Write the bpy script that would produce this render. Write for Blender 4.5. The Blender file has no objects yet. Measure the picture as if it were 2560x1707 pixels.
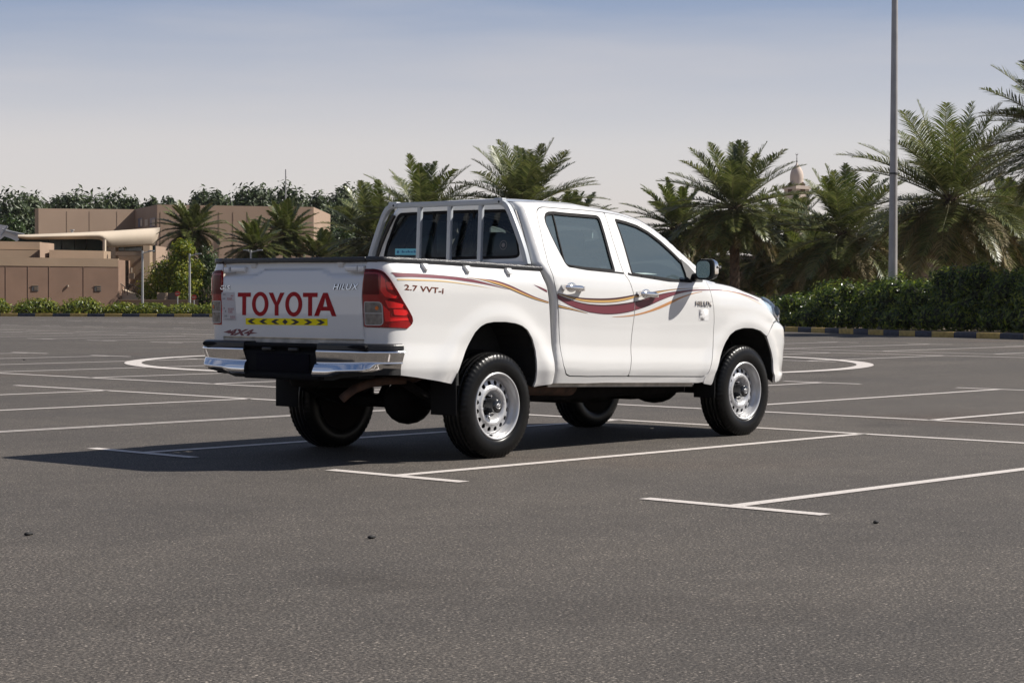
import bpy, bmesh, math, random
import numpy as np
from mathutils import Vector, Matrix, geometry
random.seed(7); rng = np.random.default_rng(11)
R = math.radians
scn = bpy.context.scene
COL = scn.collection
# ------------------------------------------------------------------ camera, sky, sun, exposure
CAM = (4978.145207, -10.485827, -9.921831, 1.128132, 0.705018, -0.022805, 0.002921)          # focal (px of a 2560 wide frame), x, y, z, yaw, pitch, roll
FP, CX, CY, CZ, YAW, PITCH, ROLL = CAM
VF = np.array([math.cos(PITCH)*math.cos(YAW), math.cos(PITCH)*math.sin(YAW), math.sin(PITCH)])
_r = np.array([math.sin(YAW), -math.cos(YAW), 0.0]); _u = np.cross(_r, VF)
VR = math.cos(ROLL)*_r + math.sin(ROLL)*_u
VU = -math.sin(ROLL)*_r + math.cos(ROLL)*_u
CC = np.array([CX, CY, CZ])
cam_d = bpy.data.cameras.new('camera'); cam = bpy.data.objects.new('camera', cam_d); COL.objects.link(cam)
cam_d.sensor_width = 36; cam_d.lens = FP/2560*36; cam_d.clip_start = 0.1; cam_d.clip_end = 5000
m = Matrix(((VR[0], VU[0], -VF[0], CX), (VR[1], VU[1], -VF[1], CY), (VR[2], VU[2], -VF[2], CZ), (0, 0, 0, 1)))
cam.matrix_world = m
scn.camera = cam
SUN_EL, SUN_AZ = R(43.2), math.atan2(-0.602, 0.80)
world = bpy.data.worlds.new('World'); scn.world = world; world.use_nodes = True
wn, wl = world.node_tree.nodes, world.node_tree.links
wn.clear()
sky = wn.new('ShaderNodeTexSky'); sky.sky_type = 'NISHITA'; sky.sun_disc = False
sky.sun_elevation = SUN_EL; sky.sun_rotation = math.pi/2 - SUN_AZ
sky.altitude = 0; sky.air_density = 1.0; sky.dust_density = 1.0; sky.ozone_density = 2.0
wbg = wn.new('ShaderNodeBackground'); wbg.inputs[1].default_value = 0.1
wout = wn.new('ShaderNodeOutputWorld')
# faint high cirrus, a pattern of directions
tc = wn.new('ShaderNodeTexCoord'); mp = wn.new('ShaderNodeMapping'); mp.inputs['Scale'].default_value = (1.3, 1.3, 11)
mp.inputs['Rotation'].default_value = (0.05, -0.05, 0.5)
nz = wn.new('ShaderNodeTexNoise'); nz.inputs['Scale'].default_value = 1.9; nz.inputs['Detail'].default_value = 6; nz.inputs['Roughness'].default_value = 0.5
rp = wn.new('ShaderNodeValToRGB'); rp.color_ramp.elements[0].position = 0.46; rp.color_ramp.elements[1].position = 0.75
rp.color_ramp.elements[0].color = (0, 0, 0, 1); rp.color_ramp.elements[1].color = (0.5, 0.5, 0.5, 1)
# dusty air: the lower the direction, the more of the sky is pale desert haze
sx = wn.new('ShaderNodeSeparateXYZ'); hzr = wn.new('ShaderNodeValToRGB'); he_ = hzr.color_ramp.elements
HZ = [(0.0, (5.3, 4.75, 4.55)), (0.03, (5.2, 4.72, 4.55)), (0.075, (4.7, 4.45, 4.5)), (0.145, (1.95, 2.38, 3.45)), (0.32, (0.65, 1.05, 2.0)), (1.0, (0.30, 0.55, 1.25))]
he_[0].position = HZ[0][0]; he_[0].color = (*HZ[0][1], 1); he_[1].position = 1.0; he_[1].color = (*HZ[-1][1], 1)
for p_, c_ in HZ[1:-1]: q_ = he_.new(p_); q_.color = (*c_, 1)
mh = wn.new('ShaderNodeMixRGB'); mh.inputs[0].default_value = 0.86
mx = wn.new('ShaderNodeMixRGB'); mx.inputs[2].default_value = (4.9, 4.6, 4.5, 1)
wl.new(tc.outputs['Generated'], sx.inputs[0]); wl.new(sx.outputs['Z'], hzr.inputs[0]); wl.new(sky.outputs[0], mh.inputs[1]); wl.new(hzr.outputs[0], mh.inputs[2])
wl.new(tc.outputs['Generated'], mp.inputs[0]); wl.new(mp.outputs[0], nz.inputs['Vector']); wl.new(nz.outputs[0], rp.inputs[0])
wl.new(rp.outputs[0], mx.inputs[0]); wl.new(mh.outputs[0], mx.inputs[1]); wl.new(mx.outputs[0], wbg.inputs[0]); wl.new(wbg.outputs[0], wout.inputs[0])
sun_d = bpy.data.lights.new('sun', 'SUN'); sun_d.energy = 5.0; sun_d.angle = R(0.53); sun_d.color = (1.0, 0.945, 0.87)
sun = bpy.data.objects.new('sun', sun_d); COL.objects.link(sun); sun.location = (30, -25, 40)
sd = Vector((math.cos(SUN_EL)*math.cos(SUN_AZ), math.cos(SUN_EL)*math.sin(SUN_AZ), math.sin(SUN_EL)))
sun.rotation_euler = sd.to_track_quat('Z', 'Y').to_euler()
scn.view_settings.view_transform = 'Standard'; scn.view_settings.look = 'None'; scn.view_settings.exposure = 0.5; scn.view_settings.gamma = 1.0
try:
    scn.cycles.max_bounces = 8; scn.cycles.transparent_max_bounces = 16; scn.cycles.caustics_reflective = False; scn.cycles.caustics_refractive = False
    scn.cycles.sample_clamp_indirect = 6
except Exception: pass

# ------------------------------------------------------------------ helpers
def ray(px, py):
    d = VF + VR*(px-1280)/FP - VU*(py-853.5)/FP
    return d
def ground(px, py, z=0.0):
    d = ray(px, py); t = (z-CZ)/d[2]; return CC + t*d
def at(px, py, D):            # the point seen at a photo position, D metres away along the view
    d = ray(px, py); return CC + d*D
def tag(o, label=None, cat=None, group=None, kind=None):
    if label: o['label'] = label
    if cat: o['category'] = cat
    if group: o['group'] = group
    if kind: o['kind'] = kind
    return o
def empty(name, loc=(0, 0, 0), rz=0.0, label=None, cat=None, group=None):
    o = bpy.data.objects.new(name, None); COL.objects.link(o); o.location = loc; o.rotation_euler = (0, 0, rz); o.empty_display_size = 0.2
    return tag(o, label, cat, group)
def link_mesh(name, verts, faces, mat, parent=None, smooth=False, normals=None):
    me = bpy.data.meshes.new(name); me.from_pydata([tuple(map(float, v)) for v in verts], [], [tuple(int(i) for i in f) for f in faces])
    mats = mat if isinstance(mat, (list, tuple)) else [mat]
    for mm in mats: me.materials.append(mm)
    if smooth: me.polygons.foreach_set('use_smooth', [True]*len(me.polygons))
    me.validate(); me.update()
    o = bpy.data.objects.new(name, me); COL.objects.link(o)
    if parent is not None: o.parent = parent
    return o
def dup(o, loc=None, rz=None, sc=None):
    c = o.copy(); COL.objects.link(c)
    for ch in o.children:
        d = ch.copy(); COL.objects.link(d); d.parent = c
        for g in ch.children:
            e = g.copy(); COL.objects.link(e); e.parent = d
    if loc is not None: c.location = loc
    if rz is not None: c.rotation_euler = (0, 0, rz)
    if sc is not None: c.scale = (sc, sc, sc) if not hasattr(sc, '__len__') else sc
    return c
class MB:                       # collects verts and faces for one mesh
    def __init__(s): s.v = []; s.f = []; s.sm = []
    def add(s, v, f, smooth=False):
        b = len(s.v); s.v += [tuple(map(float, p)) for p in v]; s.f += [tuple(b+int(i) for i in q) for q in f]; s.sm += [smooth]*len(f); return s
    def box(s, c, size, rz=0.0, taper=1.0):
        hx, hy, hz = [a/2 for a in size]; ca, sa = math.cos(rz), math.sin(rz); v = []
        for z, k in ((-hz, 1.0), (hz, taper)):
            for x, y in ((-hx, -hy), (hx, -hy), (hx, hy), (-hx, hy)):
                x *= k; y *= k; v.append((c[0]+x*ca-y*sa, c[1]+x*sa+y*ca, c[2]+z))
        return s.add(v, [(3, 2, 1, 0), (4, 5, 6, 7), (0, 1, 5, 4), (1, 2, 6, 5), (2, 3, 7, 6), (3, 0, 4, 7)])
    def tube(s, pts, r, n=10, cap=True):
        pts = [np.array(p, float) for p in pts]; rs = r if hasattr(r, '__len__') else [r]*len(pts); v = []; f = []
        up = np.array([0, 0, 1.0])
        for i, p in enumerate(pts):
            t = pts[min(i+1, len(pts)-1)]-pts[max(i-1, 0)]; t = t/np.linalg.norm(t)
            a = np.cross(t, up)
            if np.linalg.norm(a) < 1e-3: a = np.cross(t, [1.0, 0, 0])
            a /= np.linalg.norm(a); b = np.cross(t, a)
            for k in range(n):
                w = 2*math.pi*k/n; v.append(p+rs[i]*(a*math.cos(w)+b*math.sin(w)))
        for i in range(len(pts)-1):
            for k in range(n): f.append((i*n+k, i*n+(k+1) % n, (i+1)*n+(k+1) % n, (i+1)*n+k))
        s.add(v, f, True)
        if cap: s.add(v[:n], [tuple(range(n))]); s.add(v[-n:], [tuple(range(n))[::-1]])
        return s
    def grid(s, P, closed_u=False, closed_v=False, smooth=True, flip=False):
        P = np.asarray(P, float); a, b = P.shape[:2]; f = []
        for i in range(a-(0 if closed_u else 1)):
            for j in range(b-(0 if closed_v else 1)):
                q = (i*b+j, ((i+1) % a)*b+j, ((i+1) % a)*b+(j+1) % b, i*b+(j+1) % b); f.append(q[::-1] if flip else q)
        return s.add(P.reshape(-1, 3), f, smooth)
    def build(s, name, mat, parent=None):
        o = link_mesh(name, s.v, s.f, mat, parent); o.data.polygons.foreach_set('use_smooth', s.sm) if len(s.sm) == len(o.data.polygons) else None
        return o
def bevel(o, w, seg=2, angle=40):
    md = o.modifiers.new('bevel', 'BEVEL'); md.width = w; md.segments = seg; md.limit_method = 'ANGLE'; md.angle_limit = R(angle)
    o.data.polygons.foreach_set('use_smooth', [True]*len(o.data.polygons)); md.harden_normals = False
    return o
def rbox(name, c, size, r, mat, parent=None, rz=0.0, taper=1.0, seg=3):
    mb = MB(); mb.box(c, size, rz, taper); return bevel(mb.build(name, mat, parent), r, seg)

# ------------------------------------------------------------------ materials
def new_mat(name):
    m = bpy.data.materials.new(name); m.use_nodes = True; return m, m.node_tree.nodes, m.node_tree.links
def P(name, col, rough=0.5, metal=0.0, coat=0.0, spec=0.5, noise=None, bump=None, trans=0.0, sheen=0.0):
    """noise=(scale, amount[, detail]) varies the colour's value, bump=(scale, strength)"""
    m, n, l = new_mat(name); b = n['Principled BSDF']
    b.inputs['Base Color'].default_value = (*col, 1); b.inputs['Roughness'].default_value = rough; b.inputs['Metallic'].default_value = metal
    b.inputs['Coat Weight'].default_value = coat; b.inputs['Coat Roughness'].default_value = 0.03; b.inputs['Specular IOR Level'].default_value = spec
    if trans: b.inputs['Transmission Weight'].default_value = trans
    if noise or bump:
        t = n.new('ShaderNodeTexCoord')
    if noise:
        z = n.new('ShaderNodeTexNoise'); z.inputs['Scale'].default_value = noise[0]; z.inputs['Detail'].default_value = noise[2] if len(noise) > 2 else 4
        rr = n.new('ShaderNodeMapRange'); rr.inputs[1].default_value = 0.3; rr.inputs[2].default_value = 0.7; rr.inputs[3].default_value = 1-noise[1]; rr.inputs[4].default_value = 1+noise[1]
        mm = n.new('ShaderNodeMixRGB'); mm.blend_type = 'MULTIPLY'; mm.inputs[0].default_value = 1; mm.inputs[1].default_value = (*col, 1)
        l.new(t.outputs['Object'], z.inputs['Vector']); l.new(z.outputs[0], rr.inputs[0]); l.new(rr.outputs[0], mm.inputs[2]); l.new(mm.outputs[0], b.inputs['Base Color'])
    if bump:
        z2 = n.new('ShaderNodeTexNoise'); z2.inputs['Scale'].default_value = bump[0]; z2.inputs['Detail'].default_value = 3
        bp = n.new('ShaderNodeBump'); bp.inputs['Strength'].default_value = bump[1]; bp.inputs['Distance'].default_value = 0.01
        l.new(t.outputs['Object'], z2.inputs['Vector']); l.new(z2.outputs[0], bp.inputs['Height']); l.new(bp.outputs[0], b.inputs['Normal'])
    return m
def glass(name, tint, refl=1.0, rough=0.0, mn=0.0, dust=0.0):
    m, n, l = new_mat(name); n.remove(n['Principled BSDF']); out = n['Material Output']
    tr = n.new('ShaderNodeBsdfTransparent'); tr.inputs[0].default_value = (*tint, 1)
    gl = n.new('ShaderNodeBsdfGlossy'); gl.inputs['Roughness'].default_value = rough; gl.inputs[0].default_value = (1, 1, 1, 1)
    fr = n.new('ShaderNodeFresnel'); fr.inputs[0].default_value = 1.52
    mr = n.new('ShaderNodeMapRange'); mr.inputs[1].default_value = 0; mr.inputs[2].default_value = 1; mr.inputs[3].default_value = mn; mr.inputs[4].default_value = refl
    mx = n.new('ShaderNodeMixShader')
    l.new(fr.outputs[0], mr.inputs[0]); l.new(mr.outputs[0], mx.inputs[0]); l.new(tr.outputs[0], mx.inputs[1]); l.new(gl.outputs[0], mx.inputs[2])
    if dust:        # a film of dust that catches the sun
        df = n.new('ShaderNodeBsdfDiffuse'); df.inputs[0].default_value = (.60, .82, .92, 1); m2 = n.new('ShaderNodeMixShader'); m2.inputs[0].default_value = dust
        l.new(mx.outputs[0], m2.inputs[1]); l.new(df.outputs[0], m2.inputs[2]); l.new(m2.outputs[0], out.inputs[0])
    else: l.new(mx.outputs[0], out.inputs[0])
    return m
def leaf_mat(name, cols, trans=0.35, rough=0.45, spec=0.35):
    """leaves: colour picked per leaf (mesh island), light passes through thin blades"""
    m, n, l = new_mat(name); b = n['Principled BSDF']; out = n['Material Output']
    g = n.new('ShaderNodeNewGeometry'); rp = n.new('ShaderNodeValToRGB'); rp.color_ramp.interpolation = 'LINEAR'
    el = rp.color_ramp.elements; el[0].color = (*cols[0], 1); el[1].color = (*cols[-1], 1)
    for i, c in enumerate(cols[1:-1]):
        e = el.new((i+1)/(len(cols)-1)); e.color = (*c, 1)
    l.new(g.outputs['Random Per Island'], rp.inputs[0]); l.new(rp.outputs[0], b.inputs['Base Color'])
    b.inputs['Roughness'].default_value = rough; b.inputs['Specular IOR Level'].default_value = spec
    t = n.new('ShaderNodeBsdfTranslucent'); l.new(rp.outputs[0], t.inputs[0])
    mx = n.new('ShaderNodeMixShader'); mx.inputs[0].default_value = trans
    l.new(b.outputs[0], mx.inputs[1]); l.new(t.outputs[0], mx.inputs[2]); l.new(mx.outputs[0], out.inputs[0])
    return m
M = {}
M['paint'] = P('white_paint', (0.72, 0.715, 0.70), 0.30, coat=1.0, noise=(1.1, 0.03, 6))
M['shade_in'] = P('inner_shade', (0.03, 0.03, 0.032), 0.7)
M['black'] = P('black_plastic', (0.010, 0.010, 0.011), 0.40, bump=(300, 0.08))
M['blackb'] = P('black_bumper_plastic', (0.0045, 0.0045, 0.006), 0.75, spec=0.15)
M['badge'] = P('dark_badge_edge', (0.05, 0.052, 0.06), 0.4)
M['blackm'] = P('black_matt', (0.010, 0.010, 0.010), 0.8)
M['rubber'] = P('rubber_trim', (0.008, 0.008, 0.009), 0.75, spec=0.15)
M['caprail'] = P('textured_black_cap', (0.014, 0.014, 0.016), 0.27, spec=0.6, bump=(260, 0.35))
M['chrome'] = P('chrome', (0.82, 0.82, 0.83), 0.06, 1.0)
M['steel'] = P('silver_wheel_paint', (0.58, 0.58, 0.585), 0.32, 0.4, coat=0.3)
M['rack'] = P('grey_rack_paint', (0.42, 0.45, 0.48), 0.4, 0.0, coat=0.2)
M['tyre'] = P('tyre_rubber', (0.0055, 0.0055, 0.0058), 0.30, spec=0.20, noise=(30, 0.2))
M['lens_red'] = P('red_lens', (0.29, 0.002, 0.004), 0.15, coat=0.35)
M['lens_dark'] = P('dark_red_lens', (0.10, 0.001, 0.003), 0.2, coat=0.0, spec=0.25)
M['lens_bright'] = P('bright_red_lens', (0.78, 0.010, 0.012), 0.18, coat=0.7)
M['lens_clear'] = P('clear_lens', (0.20, 0.19, 0.18), 0.15, 0.4, coat=0.5, noise=(26, 0.5))
M['amber'] = P('amber_bulb', (0.65, 0.17, 0.02), 0.3)
M['burg'] = P('burgundy_vinyl', (0.175, 0.040, 0.055), 0.4)
M['burgd'] = P('dark_burgundy_vinyl', (0.055, 0.014, 0.020), 0.4)
M['gold'] = P('gold_vinyl', (0.58, 0.36, 0.13), 0.4)
M['goldl'] = P('pale_gold_vinyl', (0.74, 0.54, 0.27), 0.4)
M['orange'] = P('orange_vinyl', (0.52, 0.25, 0.10), 0.4)
M['red'] = P('red_vinyl', (0.36, 0.003, 0.008), 0.5, spec=0.2)
M['yellow'] = P('yellow_reflective', (0.95, 0.78, 0.003), 0.5, spec=0.2)
M['ink'] = P('black_vinyl', (0.010, 0.010, 0.012), 0.4)
M['brown'] = P('brown_vinyl', (0.13, 0.032, 0.014), 0.5, spec=0.2)
M['stick'] = P('sticker_paper', (0.58, 0.55, 0.54), 0.5)
M['lensf'] = P('grey_lens_frame', (0.42, 0.40, 0.38), 0.4)
M['stickw'] = P('door_sticker_paper', (0.80, 0.79, 0.78), 0.5)
M['redink'] = P('faded_red_ink', (0.45, 0.10, 0.11), 0.5)
M['greyink'] = P('grey_ink', (0.16, 0.15, 0.15), 0.5)
M['blue'] = P('light_blue_sticker', (0.16, 0.50, 0.62), 0.5)
M['blued'] = P('blue_sticker_ink', (0.02, 0.13, 0.30), 0.5)
M['glass'] = glass('side_glass', (0.74, 0.83, 0.81), 1.1, mn=0.06, dust=0.085)
M['glassr'] = glass('rear_glass', (0.52, 0.62, 0.62), 0.75, mn=0.0)
M['glassw'] = glass('windscreen_glass', (0.72, 0.80, 0.78), 1.0)
M['glassh'] = glass('headlight_glass', (0.80, 0.87, 0.92), 1.1, mn=0.08)
M['mirror'] = P('mirror_glass', (0.62, 0.68, 0.66), 0.02, 1.0)
M['seat'] = P('dark_grey_seat_cloth', (0.08, 0.088, 0.095), 0.85)
M['dash'] = P('dark_dashboard', (0.022, 0.022, 0.024), 0.6)
M['lining'] = P('grey_headlining', (0.30, 0.30, 0.29), 0.9)
M['frame'] = P('dirty_black_chassis', (0.007, 0.006, 0.006), 0.9, spec=0.1, noise=(9, 0.5))
M['rust'] = P('rusty_exhaust', (0.060, 0.030, 0.019), 0.8, 0.1, noise=(14, 0.5))
M['dirt'] = P('dusty_inner_paint', (0.50, 0.46, 0.40), 0.6, noise=(12, 0.3))
# ------------------------------------------------------------------ truck surfaces (x forward, y left, z up; rear axle over the origin)
LOW = [(.30,.77),(.36,.80),(.42,.835),(.47,.862),(.53,.880),(.58,.896),(.64,.8985),(.70,.8925),(.75,.8885),(.88,.8915),(1.0,.900),(1.1,.906),(1.18,.906),(1.24,.897),(1.29,.879),(1.34,.856)]
CABP = LOW+[(1.40,.828),(1.5,.782),(1.6,.732),(1.7,.676),(1.76,.640),(1.82,.60),(1.9,.54)]
BEDP = LOW[:13]+[(1.215,.898),(1.25,.878),(1.28,.858),(1.32,.835),(1.4,.80)]
FRTP = LOW[:10]+[(1.0,.902),(1.1,.904),(1.16,.895),(1.2,.88),(1.24,.855),(1.27,.82),(1.3,.77),(1.33,.70),(1.4,.5)]
def _smooth(tab, n=400):
    a = np.array(tab); t = np.linspace(a[0,0], a[-1,0], n); y = np.interp(t, a[:,0], a[:,1])
    k = int(.035/(t[1]-t[0])); w = np.hanning(2*k+3); w /= w.sum()
    return t, np.convolve(np.pad(y, (k+1, k+1), mode='reflect', reflect_type='odd'), w, 'valid')
PCAB, PBED, PFRT = _smooth(CABP), _smooth(BEDP), _smooth(FRTP)
YM = .906
def catmull(p, step=.01, closed=False):
    p = np.array(p, float)
    Q = np.vstack([p[-1], p, p[0], p[1]]) if closed else np.vstack([2*p[0]-p[1], p, 2*p[-1]-p[-2]])
    out = []
    for i in range(1, len(Q)-2):
        a, b = Q[i], Q[i+1]; d = max(np.linalg.norm(b-a), 1e-6); n = max(2, int(d/step))
        ta = (b-Q[i-1])/(np.linalg.norm(b-a)+np.linalg.norm(a-Q[i-1])+1e-9)*d; tb = (Q[i+2]-a)/(np.linalg.norm(Q[i+2]-b)+d+1e-9)*d
        for k in range(n):
            u = k/n; out.append((2*u**3-3*u*u+1)*a+(u**3-2*u*u+u)*ta+(-2*u**3+3*u*u)*b+(u**3-u*u)*tb)
    if not closed: out.append(p[-1])
    return np.array(out)
class Path:
    def __init__(s, pts, sx):
        q = catmull(pts); s_ = np.concatenate([[0], np.cumsum(np.linalg.norm(np.diff(q, axis=0), axis=1))])
        i = np.argmin(np.abs(q[:,0]-sx)); s_ += sx-s_[i]-(q[i,0]-sx)*-1
        s.q, s.s = q, s_
        t = np.gradient(q, axis=0); t /= np.linalg.norm(t, axis=1)[:,None]; s.n = np.stack([-t[:,1], t[:,0]], 1)
    def at(s, u):
        x = np.interp(u, s.s, s.q[:,0]); y = np.interp(u, s.s, s.q[:,1]); nx = np.interp(u, s.s, s.n[:,0]); ny = np.interp(u, s.s, s.n[:,1])
        l = np.hypot(nx, ny); return x, y, nx/l, ny/l
BEDPATH = Path([(-1.15,0),(-1.15,.3),(-1.15,.55),(-1.148,.68),(-1.14,.77),(-1.115,.835),(-1.07,.876),(-1.0,.897),(-.9,.904),(-.7,.906),(-.3,.906),(.2,.906),(.6,.906)], -.3)
CABPATH = Path([(.0,0),(.0,.4),(.0,.75),(.006,.81),(.03,.862),(.08,.892),(.15,.903),(.25,.906),(.4,.906),(.75,.906),(1.0,.906),(2.0,.906),(3.0,.906),(3.2,.905),(3.4,.896),(3.6,.868),(3.75,.825),(3.87,.757),(3.95,.672),(4.0,.56),(4.035,.38),(4.05,.2),(4.055,0)], 1.0)
SMID = float(CABPATH.s[-1])      # arc position of the nose's centre line
SREAR = float(CABPATH.s[0])
def sst(a, b, x):
    u = np.clip((x-a)/(b-a), 0, 1); return u*u*(3-2*u)
XRT = np.array([(.3,.605),(.5,.602),(.74,.597),(.93,.59),(1.09,.575),(1.17,.555),(1.25,.52),(1.31,.485),(1.37,.455),(1.5,.464),(1.68,.490),(1.82,.515),(1.9,.53)])
def xr(z): return np.interp(z, XRT[:,0], XRT[:,1])
def drop(x): return np.interp(x, [2.7,3.0,3.2,3.35,3.5,3.7,4.1], [0,.005,.02,.05,.09,.13,.2])
QZ = np.array([(.36,.28),(.405,.22),(.42,.09),(.44,.06),(.48,.03),(.5,.05),(.6,.025),(.74,.02),(.87,.045),(.895,.09),(.925,.13),(.97,.085),(1.04,.04),(1.09,.0),(1.3,0)])
ZSIL = np.array([(.4,1.822),(.8,1.828),(1.24,1.826),(1.394,1.812),(1.661,1.792),(1.855,1.764),(1.977,1.733),(2.086,1.683),(2.185,1.615),(2.33,1.498),(2.44,1.42),(2.6,1.30),(2.7,1.24)])
def zsil(x): return np.interp(x, ZSIL[:,0], ZSIL[:,1])
ARCHR = (-.03, .362, .56); ARCHF = (3.06, .30, .56)
def surf(kind, s, z):
    s = np.asarray(s, float); z = np.asarray(z, float)
    Pth = BEDPATH if kind == 'bed' else CABPATH
    x, y, nx, ny = Pth.at(s); t = z+.028*(x-1.2)
    if kind == 'bed': h = np.interp(t, *PBED)
    else:
        w = sst(2.45, 2.75, x); h = np.interp(t, *PCAB)*(1-w)+np.interp(t+drop(x), *PFRT)*w
    if kind == 'bed':      # swelling of the wheel arch
        rr = np.hypot(s-ARCHR[0], (z-ARCHR[1])*.98); h = h+.014*np.exp(-((rr-.60)/.075)**2)
    else:
        rr = np.hypot(x-ARCHF[0], z-ARCHF[1]); h = h+.012*np.exp(-((rr-.60)/.075)**2)*sst(2.3, 2.6, x)
    d = YM-h
    d = d*(ny*ny+np.where(nx < 0, .35 if kind == 'bed' else .0, 1.0)*nx*nx)
    if kind == 'bed': return np.stack([x-nx*d, y-ny*d, z], -1)
    x0 = x
    x = x-np.interp(z, QZ[:,0], QZ[:,1])*sst(3.1, 4.05, x)
    x = np.where(x < 1.0, xr(z)+x*(1-xr(z)), x)
    r = nx < .05
    X = np.where(r, x, x-nx*d); Y = np.where(r, y*(h/YM), y-ny*d)
    dz = np.clip(zsil(X)-z, 0, 1)                     # the roof edge rolls inwards
    roll = .05*np.clip(1-dz/.06, 0, 1)**2*(z > 1.3)
    return np.stack([X, np.maximum(Y-roll, 0), z], -1)
def S(kind, sg, off=0.0):
    def f(u, v):
        p = surf(kind, u, v); p = p*np.array([1, sg, 1.0]); return p
    f.off = off; return f
def pip(pt, poly):
    x, y = pt[:,0], pt[:,1]; ins = np.zeros(len(pt), bool); n = len(poly); j = n-1
    for i in range(n):
        xi, yi = poly[i]; xj, yj = poly[j]
        if yi != yj:
            c = ((yi > y) != (yj > y)) & (x < (xj-xi)*(y-yi)/(yj-yi)+xi); ins ^= c
        j = i
    return ins
def resample(poly, step):
    p = np.array(poly, float); q = np.vstack([p, p[:1]]); out = []
    for a, b in zip(q[:-1], q[1:]):
        n = max(1, int(math.ceil(np.linalg.norm(b-a)/step)))
        for k in range(n): out.append(a+(b-a)*k/n)
    return np.array(out)
def area2(p): return float(np.sum(p[:,0]*np.roll(p[:,1], -1)-np.roll(p[:,0], -1)*p[:,1]))
def prep(poly, step, smooth=2, inset=0.0):
    p = np.array(poly, float)
    if area2(p) < 0: p = p[::-1]
    p = resample(p, step)
    for _ in range(smooth): p = .25*np.roll(p, 1, 0)+.5*p+.25*np.roll(p, -1, 0)
    if inset:
        t = np.roll(p, -1, 0)-np.roll(p, 1, 0); t /= np.linalg.norm(t, axis=1)[:,None]+1e-12
        p = p+inset*np.stack([-t[:,1], t[:,0]], 1)
    return p
def panel(outline, holes, fn, step=.03, thick=.014, inset=0.0, smooth=2, off=0.0, estep=None, out=None):
    """fill an outline drawn in surface coordinates with a fine mesh lying on fn, rim folded inwards"""
    es = estep or step*.5
    o = prep(outline, es, smooth, inset); hs = [prep(h, es, smooth, -inset) for h in holes]
    lo, hi = o.min(0), o.max(0)
    gx, gy = np.meshgrid(np.arange(lo[0]+step/2, hi[0], step), np.arange(lo[1]+step/2, hi[1], step*.87), indexing='ij')
    gx = gx+(np.arange(gx.shape[1]) % 2)*step/2
    g = np.stack([gx.ravel(), gy.ravel()], 1)
    k = pip(g, o)
    for h in hs: k &= ~pip(g, h)
    g = g[k]; allb = np.vstack([o]+hs)
    if len(g):
        dm = np.full(len(g), 9.0)
        for c in range(0, len(allb), 200): dm = np.minimum(dm, np.min(np.linalg.norm(g[:,None]-allb[None,c:c+200], axis=2), axis=1))
        g = g[dm > step*.45]
    V = [Vector(map(float, p)) for p in o]; E = [(i, (i+1) % len(o)) for i in range(len(o))]
    for h in hs:
        b = len(V); V += [Vector(map(float, p)) for p in h]; E += [(b+i, b+(i+1) % len(h)) for i in range(len(h))]
    V += [Vector(map(float, p)) for p in g]
    vs, es_, fs, *_r = geometry.delaunay_2d_cdt(V, E, [], 0, 1e-6)
    uv = np.array([(v[0], v[1]) for v in vs]); T = np.array([f for f in fs if len(f) == 3])
    c = uv[T].mean(1); kk = pip(c, o)
    for h in hs: kk &= ~pip(c, h)
    T = T[kk]
    u, v = uv[:,0], uv[:,1]; e = 2e-3
    p = fn(u, v); du = fn(u+e, v)-fn(u-e, v); dv = fn(u, v+e)-fn(u, v-e)
    n = np.cross(du, dv); n /= np.linalg.norm(n, axis=1)[:,None]+1e-12
    ref = p-np.array([1.4, 0, .85]) if out is None else np.broadcast_to(np.array(out, float), p.shape)
    if np.sum(n*ref) < 0: n = -n
    p = p+n*(off+getattr(fn, 'off', 0.0))
    fnrm = np.cross(p[T[:,1]]-p[T[:,0]], p[T[:,2]]-p[T[:,0]])
    fl = np.sum(fnrm*n[T[:,0]], 1) < 0; T[fl] = T[fl][:, ::-1]
    verts = [tuple(a) for a in p]; faces = [tuple(int(i) for i in t) for t in T]; ln = [tuple(n[i]) for t in T for i in t]; sm = [True]*len(T)
    if thick:
        ec = {}
        for t in faces:
            for a, b in ((t[0],t[1]),(t[1],t[2]),(t[2],t[0])): ec[(a, b)] = 1
        bd = [(a, b) for (a, b) in ec if (b, a) not in ec]
        mp_, ip = {}, {}
        for a, b in bd:
            for q in (a, b):
                if q not in mp_:
                    mp_[q] = len(verts); verts.append(tuple(p[q])); ip[q] = len(verts); verts.append(tuple(p[q]-n[q]*thick))
            faces.append((mp_[b], mp_[a], ip[a], ip[b])); ln += [(0, 0, 0)]*4; sm.append(False)
    return verts, faces, ln, sm
def pobj(name, parts, mat, parent=None):
    v, f, ln, sm = [], [], [], []
    for a in parts:
        b = len(v); v += a[0]; f += [tuple(b+i for i in q) for q in a[1]]; ln += a[2]; sm += a[3]
    me = bpy.data.meshes.new(name); me.from_pydata(v, [], f); me.materials.append(mat)
    me.polygons.foreach_set('use_smooth', sm); me.update()
    me.normals_split_custom_set(ln)
    o = bpy.data.objects.new(name, me); COL.objects.link(o)
    if parent is not None: o.parent = parent
    return o
def off_fn(fn, o): 
    def f(u, v): return fn(u, v)
    f.off = o; return f

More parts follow.
